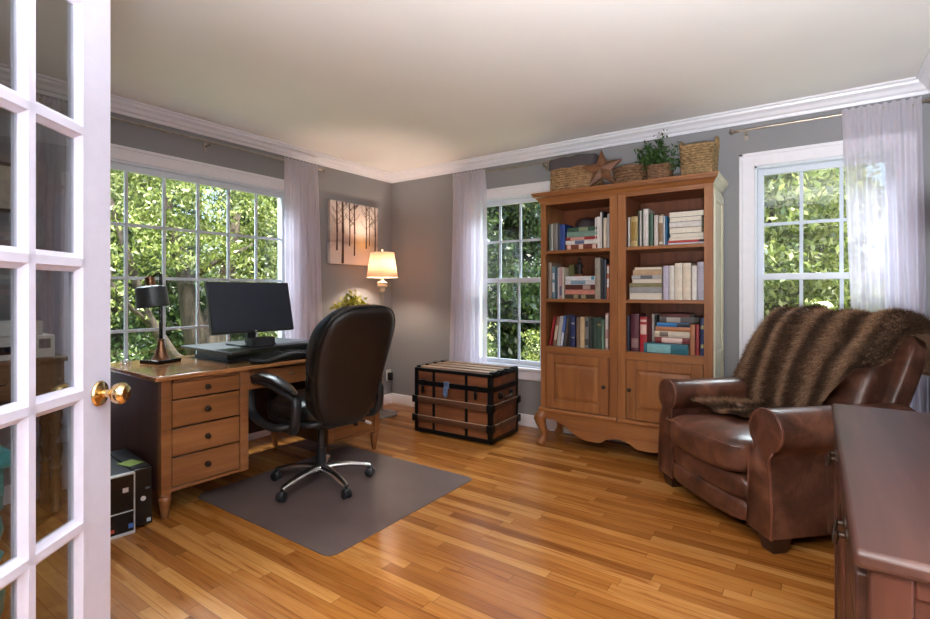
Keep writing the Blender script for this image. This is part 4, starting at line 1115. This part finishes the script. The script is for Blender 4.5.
ps = thing('plant_stand', 'slim dark plant stand behind the office chair', 'plant stand', (.31, -.79, 0))
MB().lathe([(0, .70), (.14, .70), (.142, .712), (.14, .722), (0, .722)], seg=28).build('stand_top', M['deskz'], ps)
for k in range(3):
    a = 2 * PI * k / 3 + .4; MB().cyl((.05 * math.cos(a), .05 * math.sin(a), .70), (.15 * math.cos(a), .15 * math.sin(a), 0), .012, .009).build('leg', M['deskz'], ps)
yp = thing('potted_plant', 'yellow green leafy plant in the lamp light behind the office chair', 'plant', (.31, -.79, .7225))
MB().lathe([(0, 0), (.07, 0), (.075, .01), (.095, .15), (.1, .155), (.098, .165), (.09, .165), (.088, .14), (0, .14)], seg=28).build('pot', plain('glazed_pot', (120, 96, 70), .35), yp)
tips = []; b = MB()
for k in range(22):
    a = rng.uniform(0, 6.28); rr = rng.uniform(.04, .22); zz = rng.uniform(.22, .42)
    p1 = (rr * math.cos(a), rr * math.sin(a), zz - rr * .25); tips.append(p1); b.tube([(0, 0, .13), (rr * .4 * math.cos(a), rr * .4 * math.sin(a), .13 + (zz - .13) * .6), p1], [.004, .003, .002], 5)
tips += [(.0, -.03, .43), (0, -.035, .4), (.02, -.03, .37)]
b.build('stems', M['planty'], yp); tips = np.array(tips)
V, Fq = leaves_np(330, lambda n: tips[rng.integers(0, len(tips), n)] + rng.normal(size=(n, 3)) * np.array([.03, .03, .025]), .032, .0, rng, .5)
np_mesh('foliage', V, Fq, M['planty'], yp)
ot = thing('wall_outlet', 'white wall outlet with a black plug in the corner behind the desk', 'outlet', (0, -.05, .30))
MB().box(0, .006, -.037, .037, -.06, .06).build('cover_plate', M['white'], ot, bevel=.002)
MB().box(.006, .045, -.022, .022, -.05, .03).build('plug', M['black'], ot, bevel=.004)

# ------------------------------------------------------------------ recliner
RZ = R(-45)
rc = thing('recliner', 'brown leather recliner with rolled arms angled in the corner', 'armchair', (3.242, -1.02, 0), RZ)
LE = M['leather']
HW = .475; AWD = .175
def arm_sect(top_r, y, zmid=.60, flare=0):
    """closed outline of arm cross-section (x from 0 inner to AWD outer, z)"""
    pts = []
    return pts
def recl_arm(sx):
    # outline in x,z: rolled top overhanging a narrower waist, flaring at the base
    out = []
    cxr, czr, r = (.128, .560, .098) if sx > 0 else (.074, .568, .09)
    for i in range(17):
        a = R(-62 + i * (304 / 16)); out.append((cxr + r * math.cos(a), czr + r * math.sin(a)))
    # a runs from outer under-roll, over the top, to inner under-roll
    out += [(.03, .46), (.02, .30), (.015, .075), (.16, .075), (.166, .2), (.158, .33), (.146, .43)]
    ys = [(-.0, .90), (.004, .965), (.014, 1.0), (.05, 1.0), (.10, 1.0), (.3, 1.0), (.55, .99), (.72, .98), (.76, .95), (.765, .9)]
    rings = []
    for y, s in ys:
        rings.append([(sx * (HW - AWD - .01 + .09 + (x - .09) * s), y, .33 + (z - .33) * (1 - (1 - s) * .5)) for x, z in out])
    b = MB(); b.rings(rings); a_ = b.build('arm', LE, rc, ang=50)
    pp = [(sx * (HW - AWD - .01 + .09 + (x - .09) * .985), .006, .33 + (z - .33) * .995) for x, z in out]
    MB().tube(pp + [pp[0]], .0065, 8).build('piping', M['welt'], a_, ang=180)
    sm = [(sx * (HW - .10 + .0 + {0: .062, 1: .074, 2: .08}[i] ), .30, z) for i, z in enumerate((.43, .3, .09))]
    MB().tube(sm, .003, 6).build('seam', plain('seam_thread', (96, 66, 52), .5), a_)
recl_arm(1); recl_arm(-1)
SW = .305
def cushf(x, y, z):
    zz = z + (.028 * (1 - (x / SW) ** 2) * (1 - ((y - .26) / .34) ** 2) if z > .42 else 0)
    return (x, y - .028 * (1 - (x / SW) ** 2) * (1 if y < .1 else 0), zz)
MB().sq((0, .25, .385), (SW, .315, .092), 5, 16, cushf).build('seat_cushion', LE, rc, ang=180)
b = MB(); pz = []
for i in range(25):
    u = -1 + i / 12; x = u * SW * .985; pz.append(cushf(x, -.055, .452))
MB().tube([(p[0], p[1] + .004 + (.02 if abs(p[0]) > SW * .93 else 0), p[2] - .006) for p in pz], .0045, 6).build('seat_piping', M['welt'], rc, ang=180)
def footf(x, y, z): return (x, y - .012 * (1 - (x / SW) ** 2), z)
MB().sq((0, .03, .245), (SW + .012, .055, .062), 4, 10, footf).build('footrest_pad', LE, rc, ang=180)
MB().sq((0, .035, .135), (SW + .012, .055, .062), 4, 10, footf).build('footrest_pad', LE, rc, ang=180)
MB().box(-SW - .03, SW + .03, .05, .74, .085, .33).build('base_frame', LE, rc, bevel=.01)
# back: outer shell and inner cushion (reclined)
BT = R(-23)
TB = Matrix.Translation((0, .52, .40)) @ Matrix.Rotation(BT, 4, 'X')
def shellf(x, y, z):
    w = 1 + .06 * (z / .62); return (x * w, y + .02 * (x / .36) ** 2 * -1, z)
MB().sq((0, .17, .31), (.385, .065, .39), 7, 14, shellf, M=TB).build('back_shell', LE, rc, ang=180)
def bcf(x, y, z):
    bul = .03 * math.sin(max(0, min(1, z / .62)) * PI * 1.0)
    return (x, y - (bul if y < .05 else 0) * (1 - (x / .36) ** 2), z)
MB().sq((0, .055, .33), (.345, .085, .365), 5, 16, bcf, M=TB).build('back_cushion', LE, rc, ang=180)
for sx in (-1, 1):
    for y in (.07, .70):
        b = MB(); x = sx * (HW - .08)
        b.rings([[(x + dx_ * .036, y + dy_ * .036, 0) for dx_, dy_ in ((-1, -1), (1, -1), (1, 1), (-1, 1))], [(x + dx_ * .05, y + dy_ * .05, .078) for dx_, dy_ in ((-1, -1), (1, -1), (1, 1), (-1, 1))]])
        b.build('foot', plain('dark_wood_foot', (52, 30, 20), .4), rc, bevel=.003)

# ------------------------------------------------------------------ fur throw
th = thing('fur_throw', 'striped brown fur throw draped over the recliner back', 'throw', (3.242, -1.02, 0), RZ)
def tb(y, z):
    q = TB @ Vector((0, y, z)); return (q.y, q.z)
PATH = [tb(.245, .52), tb(.245, .6), tb(.235, .68), tb(.17, .735), tb(.07, .735), tb(-.03, .69), tb(-.075, .55), tb(-.1, .40), tb(-.1, .26), tb(-.09, .15), (.50, .525), (.40, .515), (.28, .515), (.16, .512), (.06, .505)]
def catmull(P, n=8):
    P = [Vector((p[0], p[1])) for p in P]; Q = []
    for i in range(len(P) - 1):
        p0, p1, p2, p3 = P[max(i - 1, 0)], P[i], P[i + 1], P[min(i + 2, len(P) - 1)]
        for k in range(n):
            t_ = k / n; Q.append(.5 * ((2 * p1) + (-p0 + p2) * t_ + (2 * p0 - 5 * p1 + 4 * p2 - p3) * t_ ** 2 + (-p0 + 3 * p1 - 3 * p2 + p3) * t_ ** 3))
    Q.append(P[-1]); return Q
PQ = catmull(PATH); cl = [0]
for a, c in zip(PQ[:-1], PQ[1:]): cl.append(cl[-1] + (c - a).length)
PL = cl[-1]
def path_at(s):
    s = max(0, min(PL - 1e-6, s)); lo = 0
    for i in range(len(cl) - 1):
        if cl[i + 1] >= s: lo = i; break
    f_ = (s - cl[lo]) / max(1e-9, cl[lo + 1] - cl[lo]); p = PQ[lo].lerp(PQ[lo + 1], f_)
    d_ = (PQ[min(lo + 2, len(PQ) - 1)] - PQ[max(lo - 1, 0)]).normalized(); return p, d_
def throw_len(u):     # how far the lower edge reaches, by position across
    if u < .58: return PL * (.985 - .10 * u)
    w = (u - .58) / .42; return PL * (.927 - .50 * w ** .9)
def throw_fn(u, v):
    x = -.41 + .825 * u
    s = v * throw_len(u); p, d_ = path_at(s); nrm = Vector((d_.y, -d_.x))
    if nrm.y < 0 and s < PL * .3 and s > PL * .12: nrm = -nrm
    wr = .012 * math.sin(u * 21 + v * 3) + .010 * math.sin(u * 9 - v * 7 + 1) + .012 * noise.noise(Vector((u * 6, v * 7, 3)))
    off = .018 + wr
    edge = max(0, abs(u - .5) * 2 - .86) / .14
    dz = 0
    xx = x
    if u < .07:        # the far side sags over the edge
        k = (.07 - u) / .07; dz = -.10 * k * (1 if s < PL * .7 else .2); xx = x - .02 * k
    if u > .93: dz -= .07 * (u - .93) / .07
    # direction normal pointing away from the recliner
    c_ = Vector((.62, .55)) if s < PL * .62 else Vector((p.x, .2))
    if nrm.dot(p - c_) < 0: nrm = -nrm
    q = p + nrm * off
    return (xx + .02 * math.sin(v * 9 + 1) * (1 - v) , q.x, q.y + dz)
NU, NV = 70, 110
b = MB().grid(throw_fn, NU, NV)
tho = b.build('backing', M['furm'], th, recalc=False, ang=180)
# fur strands
NS = 110000
rg = np.random.default_rng(11)
G_ = np.array([[throw_fn(i / NU, j / NV) for i in range(NU + 1)] for j in range(NV + 1)])
du = np.gradient(G_, axis=1); dv = np.gradient(G_, axis=0); nn = np.cross(du, dv); nn /= np.linalg.norm(nn, axis=2)[..., None] + 1e-9
cen = np.array([0, .75, .45])
flip = np.sign(((G_ - cen) * nn).sum(2)); nn *= np.where(flip == 0, 1, flip)[..., None]
uu = rg.uniform(0, 1, NS); vv = rg.uniform(0, 1, NS)
ne = int(NS * .10); uu[:ne] = np.where(rg.random(ne) < .5, rg.uniform(0, .02, ne), rg.uniform(.98, 1, ne)); vv[ne:ne + ne // 2] = rg.uniform(.985, 1, ne // 2)
fi = uu * NU; fj = vv * NV; i0 = np.minimum(fi.astype(int), NU - 1); j0 = np.minimum(fj.astype(int), NV - 1); a = (fi - i0)[:, None]; c = (fj - j0)[:, None]
def bil(A): return (A[j0, i0] * (1 - a) + A[j0, i0 + 1] * a) * (1 - c) + (A[j0 + 1, i0] * (1 - a) + A[j0 + 1, i0 + 1] * a) * c
P0 = bil(G_); N0 = bil(nn); D0 = bil(dv); D0 /= np.linalg.norm(D0, axis=1)[:, None] + 1e-9; U0 = bil(du); U0 /= np.linalg.norm(U0, axis=1)[:, None] + 1e-9
ln = rg.uniform(.020, .042, NS)[:, None] * np.where(vv < .26, .5, 1.0)[:, None]
dirv = N0 * rg.uniform(.45, 1.0, (NS, 1)) + D0 * rg.uniform(.1, .8, (NS, 1)) + U0 * rg.normal(0, .38, (NS, 1)) + rg.normal(0, .12, (NS, 3)); dirv /= np.linalg.norm(dirv, axis=1)[:, None]
sd_ = np.cross(dirv, rg.normal(size=(NS, 3))); sd_ /= np.linalg.norm(sd_, axis=1)[:, None]
w_ = .0011
V = np.stack([P0 - sd_ * w_, P0 + sd_ * w_, P0 + dirv * ln + np.array([0, 0, -.003])], axis=1).reshape(-1, 3); Fq = np.arange(NS * 3).reshape(-1, 3)
ph = np.sin(2 * PI * (uu * 5.0 + .05 * np.sin(vv * 8))) + rg.normal(0, .35, NS)
mi = np.where(ph > .55, 1, np.where(ph > -.25, 2, 0))
fp = np_mesh('fur_pile', V, Fq, [M['furd'], M['furl'], M['furm']], th, 3, mi); fp['kind'] = 'stuff'

# ------------------------------------------------------------------ mahogany chest against the right wall
CX0, CX1, CY0, CY1, CZ = 3.79, RW - .02, -3.03, -1.90, .82
cs = thing('chest', 'low mahogany chest with brass pulls in the near right corner', 'chest', ((CX0 + CX1) / 2, (CY0 + CY1) / 2, 0))
hx, hy = (CX1 - CX0) / 2, (CY1 - CY0) / 2
MB().box(-hx - .02, hx, -hy - .018, hy + .018, CZ - .028, CZ).build('chest_top', M['chest'], cs, bevel=.009, seg=3)
MB().box(-hx + .004, hx - .005, -hy + .008, hy - .008, .05, CZ - .029).build('carcass', M['chestz'], cs)
b = MB()
for sy in (-1, 1):
    for x0, x1 in ((-hx, -hx + .05), (hx - .055, hx)): b.box(x0, x1, sy * hy - .012 if sy > 0 else -hy, hy if sy > 0 else -hy + .012, .05, CZ - .028)
    b.box(-hx + .05, hx - .055, sy * hy - .012 if sy > 0 else -hy, hy if sy > 0 else -hy + .012, CZ - .06, CZ - .028); b.box(-hx + .05, hx - .055, sy * hy - .012 if sy > 0 else -hy, hy if sy > 0 else -hy + .012, .09, .17)
b.box(-hx, -hx + .02, -hy + .012, -hy + .05, .05, CZ - .028); b.box(-hx, -hx + .02, hy - .05, hy - .012, .05, CZ - .028); b.box(-hx, -hx + .02, -.02, .02, .09, CZ - .15)
b.box(-hx, -hx + .02, -hy + .05, hy - .05, CZ - .06, CZ - .028)
b.box(-hx - .008, hx, -hy - .008, hy + .008, 0, .09)
b.build('frame', M['chestz'], cs, bevel=.004)
def pull(y, z, par):
    b = MB()
    for d in (-.03, .03):
        T = Matrix.Translation((-hx - .014, y + d, z)) @ Matrix.Rotation(R(-90), 4, 'Y')
        b.lathe([(0, 0), (.013, 0), (.012, .003), (.005, .005), (.005, .013), (.008, .016), (0, .019)], M=T, seg=14)
    b.tube([(-hx - .03, y - .03, z), (-hx - .033, y - .027, z - .018), (-hx - .034, y, z - .027), (-hx - .033, y + .027, z - .018), (-hx - .03, y + .03, z)], .0038, 8)
    b.build('pull', M['darkmetal'], par)
for y0, y1 in ((-hy + .053, -.022), (.022, hy - .053)):
    d = MB().box(-hx - .014, -hx + .018, y0, y1, CZ - .145, CZ - .063).build('drawer', M['chest'], cs, bevel=.004); pull((y0 + y1) / 2, CZ - .095, d)
    d = MB(); d.box(-hx - .008, -hx + .018, y0, y1, .10, CZ - .152); d.box(-hx - .014, -hx, y0, y0 + .045, .10, CZ - .152); d.box(-hx - .014, -hx, y1 - .045, y1, .10, CZ - .152); d.box(-hx - .014, -hx, y0, y1, .1, .15); d.box(-hx - .014, -hx, y0, y1, CZ - .2, CZ - .152)
    d = d.build('door', M['chestz'], cs, bevel=.004);
# black lamp on the chest, only its shade reaches into the picture
bx_, by_ = 4.085, -1.98
bl2 = thing('table_lamp', 'black lamp shade at the right edge over the mahogany chest', 'lamp', (bx_, by_, CZ))
MB().lathe([(0, 0), (.045, 0), (.045, .012), (.02, .02), (.01, .04), (.01, .5), (0, .5)], seg=24).build('base', M['blackg'], bl2)
MB().lathe([(.055, .46), (.072, .46), (.079, .475), (.081, .52), (.077, .565), (.062, .582), (.02, .586), (0, .586)], seg=32).build('shade', plain('lamp_black', (30, 30, 32), .45), bl2)

# ------------------------------------------------------------------ behind the open door: console, printer, picture, teal table
ct = thing('console_table', 'wooden console table with turned legs seen through the door glass', 'table', (.14, -3.6, 0))
cy1 = .66      # right end (local y)
MB().box(-.01, .25, -.36, cy1, .815, .84).build('table_top', M['console'], ct, bevel=.006)
MB().box(0, .225, -.33, cy1 - .03, .64, .815).build('apron_box', M['console'], ct, bevel=.003)
for y0, y1 in ((-.3, .12), (.15, .57)):
    d = MB().box(.225, .235, y0, y1, .665, .795).build('drawer', M['console'], ct, bevel=.003)
    MB().tube([(.236, (y0 + y1) / 2 - .03, .735), (.25, (y0 + y1) / 2 - .02, .722), (.25, (y0 + y1) / 2 + .02, .722), (.236, (y0 + y1) / 2 + .03, .735)], .005, 8).build('handle', M['darkmetal'], d)
for y in (-.3, cy1 - .06):
    for x in (.03, .2):
        MB().lathe([(0, .64), (.03, .64), (.03, .58), (.018, .57), (.026, .55), (.03, .52), (.02, .48), (.028, .46), (.018, .43), (.026, .38), (.03, .33), (.022, .28), (.016, .25), (.027, .235), (.018, .21), (.024, .15), (.026, .1), (.018, .06), (.026, .04), (.02, 0), (0, 0)], (x, y, 0), 18).build('leg', M['cons2'], ct, ang=50)
pn = thing('printer', 'white printer on the console table behind the door', 'printer', (.26, -3.2, .841))
MB().box(-.11, .1, -.22, .19, 0, .12).build('body', M['white'], pn, bevel=.006)
MB().box(-.11, .08, -.22, .145, .12, .195).build('scanner_lid', M['white'], pn, bevel=.006)
MB().box(.1, .104, -.18, .1, .03, .07).build('paper_slot', M['blackg'], pn)
MB().box(.1, .103, .12, .17, .05, .1).build('panel', plain('grey_panel', (120, 122, 124), .5), pn)
fy0, fy1 = -3.46, hl(-3.072, .015)
pf = thing('picture_frame', 'framed picture on the left wall seen through the door glass', 'picture', (0, (fy0 + fy1) / 2, 1.775))
w_2 = (fy1 - fy0) / 2
b = MB()
for (a0, a1, c0, c1) in ((-w_2, -w_2 + .02, -.14, .14), (w_2 - .02, w_2, -.14, .14), (-w_2, w_2, .12, .14), (-w_2, w_2, -.14, -.12)): b.box(.002, .022, a0, a1, c0, c1)
b.build('frame', plain('dark_frame', (60, 46, 34), .4), pf, bevel=.002)
MB().box(.002, .010, -w_2 + .02, w_2 - .02, -.12, .12).build('mat_board', plain('cream_board', (206, 200, 186), .8), pf)
MB().box(.010, .012, -w_2 + .1, w_2 - .1, -.07, .07).build('print', plain('grey_print', (120, 120, 118), .6), pf)
tt = thing('side_table', 'teal painted side table with turned legs behind the open door', 'table', (1.61, -3.765, 0))
MB().box(-.25, .25, -.24, .25, .695, .722).build('table_top', M['teal'], tt, bevel=.006)
MB().box(-.22, .22, -.21, .22, .61, .695).build('apron_box', M['teal'], tt, bevel=.003)
for x in (-.185, .185):
    for y in (-.18, .18):
        MB().lathe([(0, .61), (.045, .61), (.045, .57), (.03, .56), (.042, .54), (.046, .51), (.036, .47), (.03, .455), (.046, .44), (.04, .42), (.028, .40), (.044, .37), (.05, .33), (.046, .28), (.034, .24), (.03, .2), (.036, .1), (.028, .03), (.034, .015), (.03, 0), (0, 0)], (x, y, 0), 20).build('leg', M['teal'], tt, ang=50)

# ------------------------------------------------------------------ outside
g = MB().box(-26, 24, -20, 26, -1.0, -.7).build('ground', M['lawn']); struct(g, 'green lawn outside the windows', 'lawn')
def crown_pts(n, blobs, rg):
    ws = np.array([b_[3] * b_[4] * b_[5] for b_ in blobs]); ws = ws / ws.sum(); ids = rg.choice(len(blobs), n, p=ws)
    BL = np.array(blobs); K = 30
    d_ = rg.normal(size=(len(blobs), K, 3)); d_ /= np.linalg.norm(d_, axis=2)[..., None]
    sub = BL[:, None, :3] + d_ * (rg.uniform(.2, 1.0, (len(blobs), K, 1)) ** .5) * BL[:, None, 3:6]      # twigs: leaves sit in clumps
    c_ = sub[ids, rg.integers(0, K, n)]
    return c_ + rg.normal(size=(n, 3)) * BL[ids, 3:6].mean(1)[:, None] * np.array([.17, .17, .10])
def tree(name, label, cat, loc, trunk, blobs, n, size, mat, seed, group=None):
    rg = np.random.default_rng(seed); rt = thing(name, label, cat, loc, group=group)
    if trunk:
        for i, tk in enumerate(trunk):
            pts, rr = tk; MB().tube(pts, rr, 9).build('trunk' if i == 0 else 'branch', M['bark'], rt, ang=180)
    V, Fq = leaves_np(n, lambda k: crown_pts(k, blobs, rg), size, .55, rg, .42)
    np_mesh('foliage', V, Fq, mat, rt); return rt
def rnd_blobs(rg, n, cx, cy, z0, z1, rx, ry, s):
    return [(cx + rg.uniform(-rx, rx), cy + rg.uniform(-ry, ry), rg.uniform(z0, z1), rg.uniform(.6, 1.2) * s, rg.uniform(.6, 1.2) * s, rg.uniform(.45, .8) * s) for _ in range(n)]
r0 = random.Random(21)
# forked tree outside the desk window
tree('tree', 'large leafy tree with a forked trunk close outside the desk window', 'tree', (-2.75, -.5, -.7),
     [([(0, .0, 0), (0, 0, .9), (-.05, .05, 1.4), (-.1, .25, 1.9), (-.2, .5, 3.0)], [.27, .22, .18, .11, .05]),
      ([(-.02, -.08, .8), (.0, -.22, 1.5), (-.1, -.3, 2.2), (-.1, -.5, 3.1)], [.15, .13, .08, .04]),
      ([(.1, -.2, .9), (.2, -.55, 1.12), (.25, -.85, 1.6), (.25, -1.0, 2.1), (.2, -1.2, 2.9)], [.07, .065, .055, .045, .025]),
      ([(.25, -.8, 1.5), (.35, -1.05, 1.7), (.4, -1.35, 2.1)], [.03, .022, .015]),
      ([(0, -.3, 2.0), (.3, -.1, 2.25), (.5, .3, 2.5)], [.045, .03, .015])],
     [(-.2, -1.0, 3.0, .6, .6, .45), (.1, -.5, 2.9, .7, .6, .45), (.2, .3, 2.75, .6, .6, .5), (.1, .9, 2.5, .5, .5, .5), (0, 1.2, 1.9, .5, .5, .5), (.3, -1.1, 2.5, .4, .4, .4), (-.3, .7, 3.5, .7, .7, .4), (-.4, -.6, 3.6, .7, .7, .4), (.2, .9, 1.4, .35, .4, .35), (.3, -1.2, 1.8, .25, .35, .35), (.35, .05, 2.15, .4, .45, .22), (.3, -.35, 2.35, .35, .4, .25), (.2, .55, 1.9, .35, .35, .3), (.3, -.75, 2.3, .3, .3, .25)], 20000, .034, M['leafA'], 1)
HGT = dict(near=(.25, 4.1), far=(.2, 6.6))
def row(pts, labels, far, mats, seed, half):
    for i, (x, y) in enumerate(pts):
        z0, z1 = HGT['far' if far else 'near']; hf = half * .5
        bl_ = [(r0.uniform(-hf, hf), r0.uniform(-hf, hf), r0.uniform(z0, z1), r0.uniform(.35, .5) * half, r0.uniform(.35, .5) * half, r0.uniform(.25, .42) * half) for _ in range(46)]
        tree('tree', labels[i], 'tree', (x, y, -.7), [([(0, 0, 0), (.05, .05, 1.6), (-.05, .1, 3.0)], [.15, .11, .05]), ([(0, 0, 1.2), (.3, -.2, 1.9), (.5, -.3, 2.4)], [.06, .04, .02])], bl_, 24000 if far else 20000, .10 if far else .052, mats[i % len(mats)], seed + i)
row([(-6, -3.2), (-6, -.35), (-6, 2.5), (-6, 5.4)], ['bright green tree beyond the left edge of the desk window', 'bright green tree behind the forked trunk', 'mid green tree outside behind the monitor', 'mid green tree hidden by the desk window curtain'], False, [M['leafB'], M['leafC'], M['leafC'], M['leafB']], 30, 1.45)
row([(-10.2, -.9), (-10.2, 2.3), (-10.2, 5.5)], ['tall tree far behind the forked trunk', 'tall tree far behind the monitor', 'tall tree far out at the right of the desk window'], True, [M['leafC']], 40, 1.55)
row([(-2.05, 3.7), (.65, 3.7), (3.3, 3.5), (5.8, 3.6)], ['dark tree at the left outside the window by the bookcase', 'dark green tree outside the window by the bookcase', 'sunny tree outside the window behind the recliner', 'bright tree outside at the right end of the garden'], False, [M['leafC'], M['leafC'], M['leafA'], M['leafA']], 60, 1.22)
row([(-6.4, 8.5), (-2.8, 8.0), (.45, 8.0), (3.7, 8.0)], ['tall tree far outside at the left of the back garden', 'tall tree far outside the window by the bookcase', 'tall tree far outside behind the bookcase', 'tall tree far outside the window behind the recliner'], True, [M['leafB'], M['leafC'], M['leafB'], M['leafA']], 70, 1.55)
sb = [(-1.1, -2.9), (-1.1, -1.95), (-1.1, -1.0), (-1.1, -.05), (.0, 1.7), (.95, 1.7), (3.1, 1.7), (4.05, 1.7)]
sl_ = ['low bush under the left end of the desk window', 'low bush outside behind the desk lamp', 'low bush outside behind the monitor', 'low bush outside beyond the desk window curtain', 'low bush outside left of the trunk window', 'sunny bush outside the window above the trunk', 'low bush outside behind the recliner', 'low bush outside behind the sheer curtain by the recliner']
for i, (x, y) in enumerate(sb):
    bl_ = [(r0.uniform(-.2, .2), r0.uniform(-.2, .2), r0.uniform(.4, 1.35), r0.uniform(.2, .26), r0.uniform(.2, .26), r0.uniform(.18, .3)) for _ in range(12)]
    tree('bush', sl_[i], 'bush', (x, y, -.7), None, bl_, 4200, .024, [M['leafA'], M['leafB'], M['leafA'], M['leafB'], M['leafB'], M['leafA'], M['leafA'], M['leafA']][i], 90 + i)

# ------------------------------------------------------------------ hall behind the camera (with an added fill light)
b = MB(); b.box(-.2, RW + .16, -6.72, -6.6, 0, CH); struct(b.build('wall_hall', M['wall'], smooth=False), 'grey hall wall behind the doorway', 'wall')
b = MB(); b.box(1.3, 1.4, -6.6, FY - .12, 0, CH); struct(b.build('wall_hall_side', M['wall'], smooth=False), 'grey hall side wall', 'wall')
b = MB(); b.box(-.2, RW + .16, -6.72, FY - .12, CH, CH + .3); struct(b.build('ceiling_hall', M['ceil'], smooth=False), 'plain hall ceiling', 'ceiling')
def area(name, loc, rot, sx, sy, en, col):
    l = bpy.data.lights.new(name, 'AREA'); l.shape = 'RECTANGLE'; l.size = sx; l.size_y = sy; l.energy = en; l.color = col
    o = bpy.data.objects.new(name, l); COL.objects.link(o); o.location = loc; o.rotation_euler = rot; return o
HALL = 70
area('hall_fill_light', (3.2, -5.2, CH - .02), (0, 0, 0), 1.2, 1.2, HALL, (1, .97, .93))  # added fill under the hall ceiling, brightens the room through the doorway

# ------------------------------------------------------------------ added fill lights and daylight
def aim(p, q): return (Vector(q) - Vector(p)).to_track_quat('-Z', 'Y').to_euler()
area('fill_uplight', (3.85, -4.14, 1.0), aim((3.75, -4.14, 1.0), (4.32, -3.90, 2.2)), .5, .2, 128, (.90, .95, 1))  # added fill beside the doorway, aimed up; no fixture stands there
for i, (p, q, sx, sy, en) in enumerate((((-1.3, -2.04, 3.5), (1.4, -2.04, .6), 2.2, 1.2, 260), ((1.42, 1.3, 3.5), (1.42, -1.2, .7), 1.0, 1.0, 110), ((3.76, 1.3, 3.5), (3.6, -1.2, .7), 1.0, 1.0, 110))):
    area('sky_fill_light', p, aim(p, q), sx, sy, en, (.86, .93, 1))  # added area lamps outside above the windows, standing in for open sky
w = bpy.data.worlds.new('sky'); sc.world = w; w.use_nodes = True; nt = w.node_tree; nt.nodes.clear()
out = nt.nodes.new('ShaderNodeOutputWorld'); bg = nt.nodes.new('ShaderNodeBackground')
sky = nt.nodes.new('ShaderNodeTexSky'); sky.sky_type = 'NISHITA'; sky.sun_disc = False; sky.sun_elevation = R(52); sky.sun_rotation = R(100); sky.air_density = 1.0; sky.dust_density = 3.0
nt.links.new(sky.outputs[0], bg.inputs[0]); bg.inputs[1].default_value = .26; nt.links.new(bg.outputs[0], out.inputs[0])
sl = bpy.data.lights.new('sun', 'SUN'); sl.energy = 6.5; sl.angle = R(1.5); sl.color = (1, .95, .86)
so = bpy.data.objects.new('sun', sl); COL.objects.link(so)
so.rotation_euler = Vector((-.42, -.08, -1.0)).to_track_quat('-Z', 'Y').to_euler()

vs = sc.view_settings
sc.display_settings.display_device = 'sRGB'
vs.view_transform = 'Standard'; vs.look = 'None'; vs.gamma = 1; vs.use_curve_mapping = False
vs.exposure = 1.1
cy = sc.cycles
cy.use_denoising = True; cy.max_bounces = 10; cy.diffuse_bounces = 5; cy.glossy_bounces = 4; cy.transparent_max_bounces = 24; cy.transmission_bounces = 6
cy.sample_clamp_indirect = 6; cy.caustics_reflective = False; cy.caustics_refractive = False; cy.use_light_tree = True
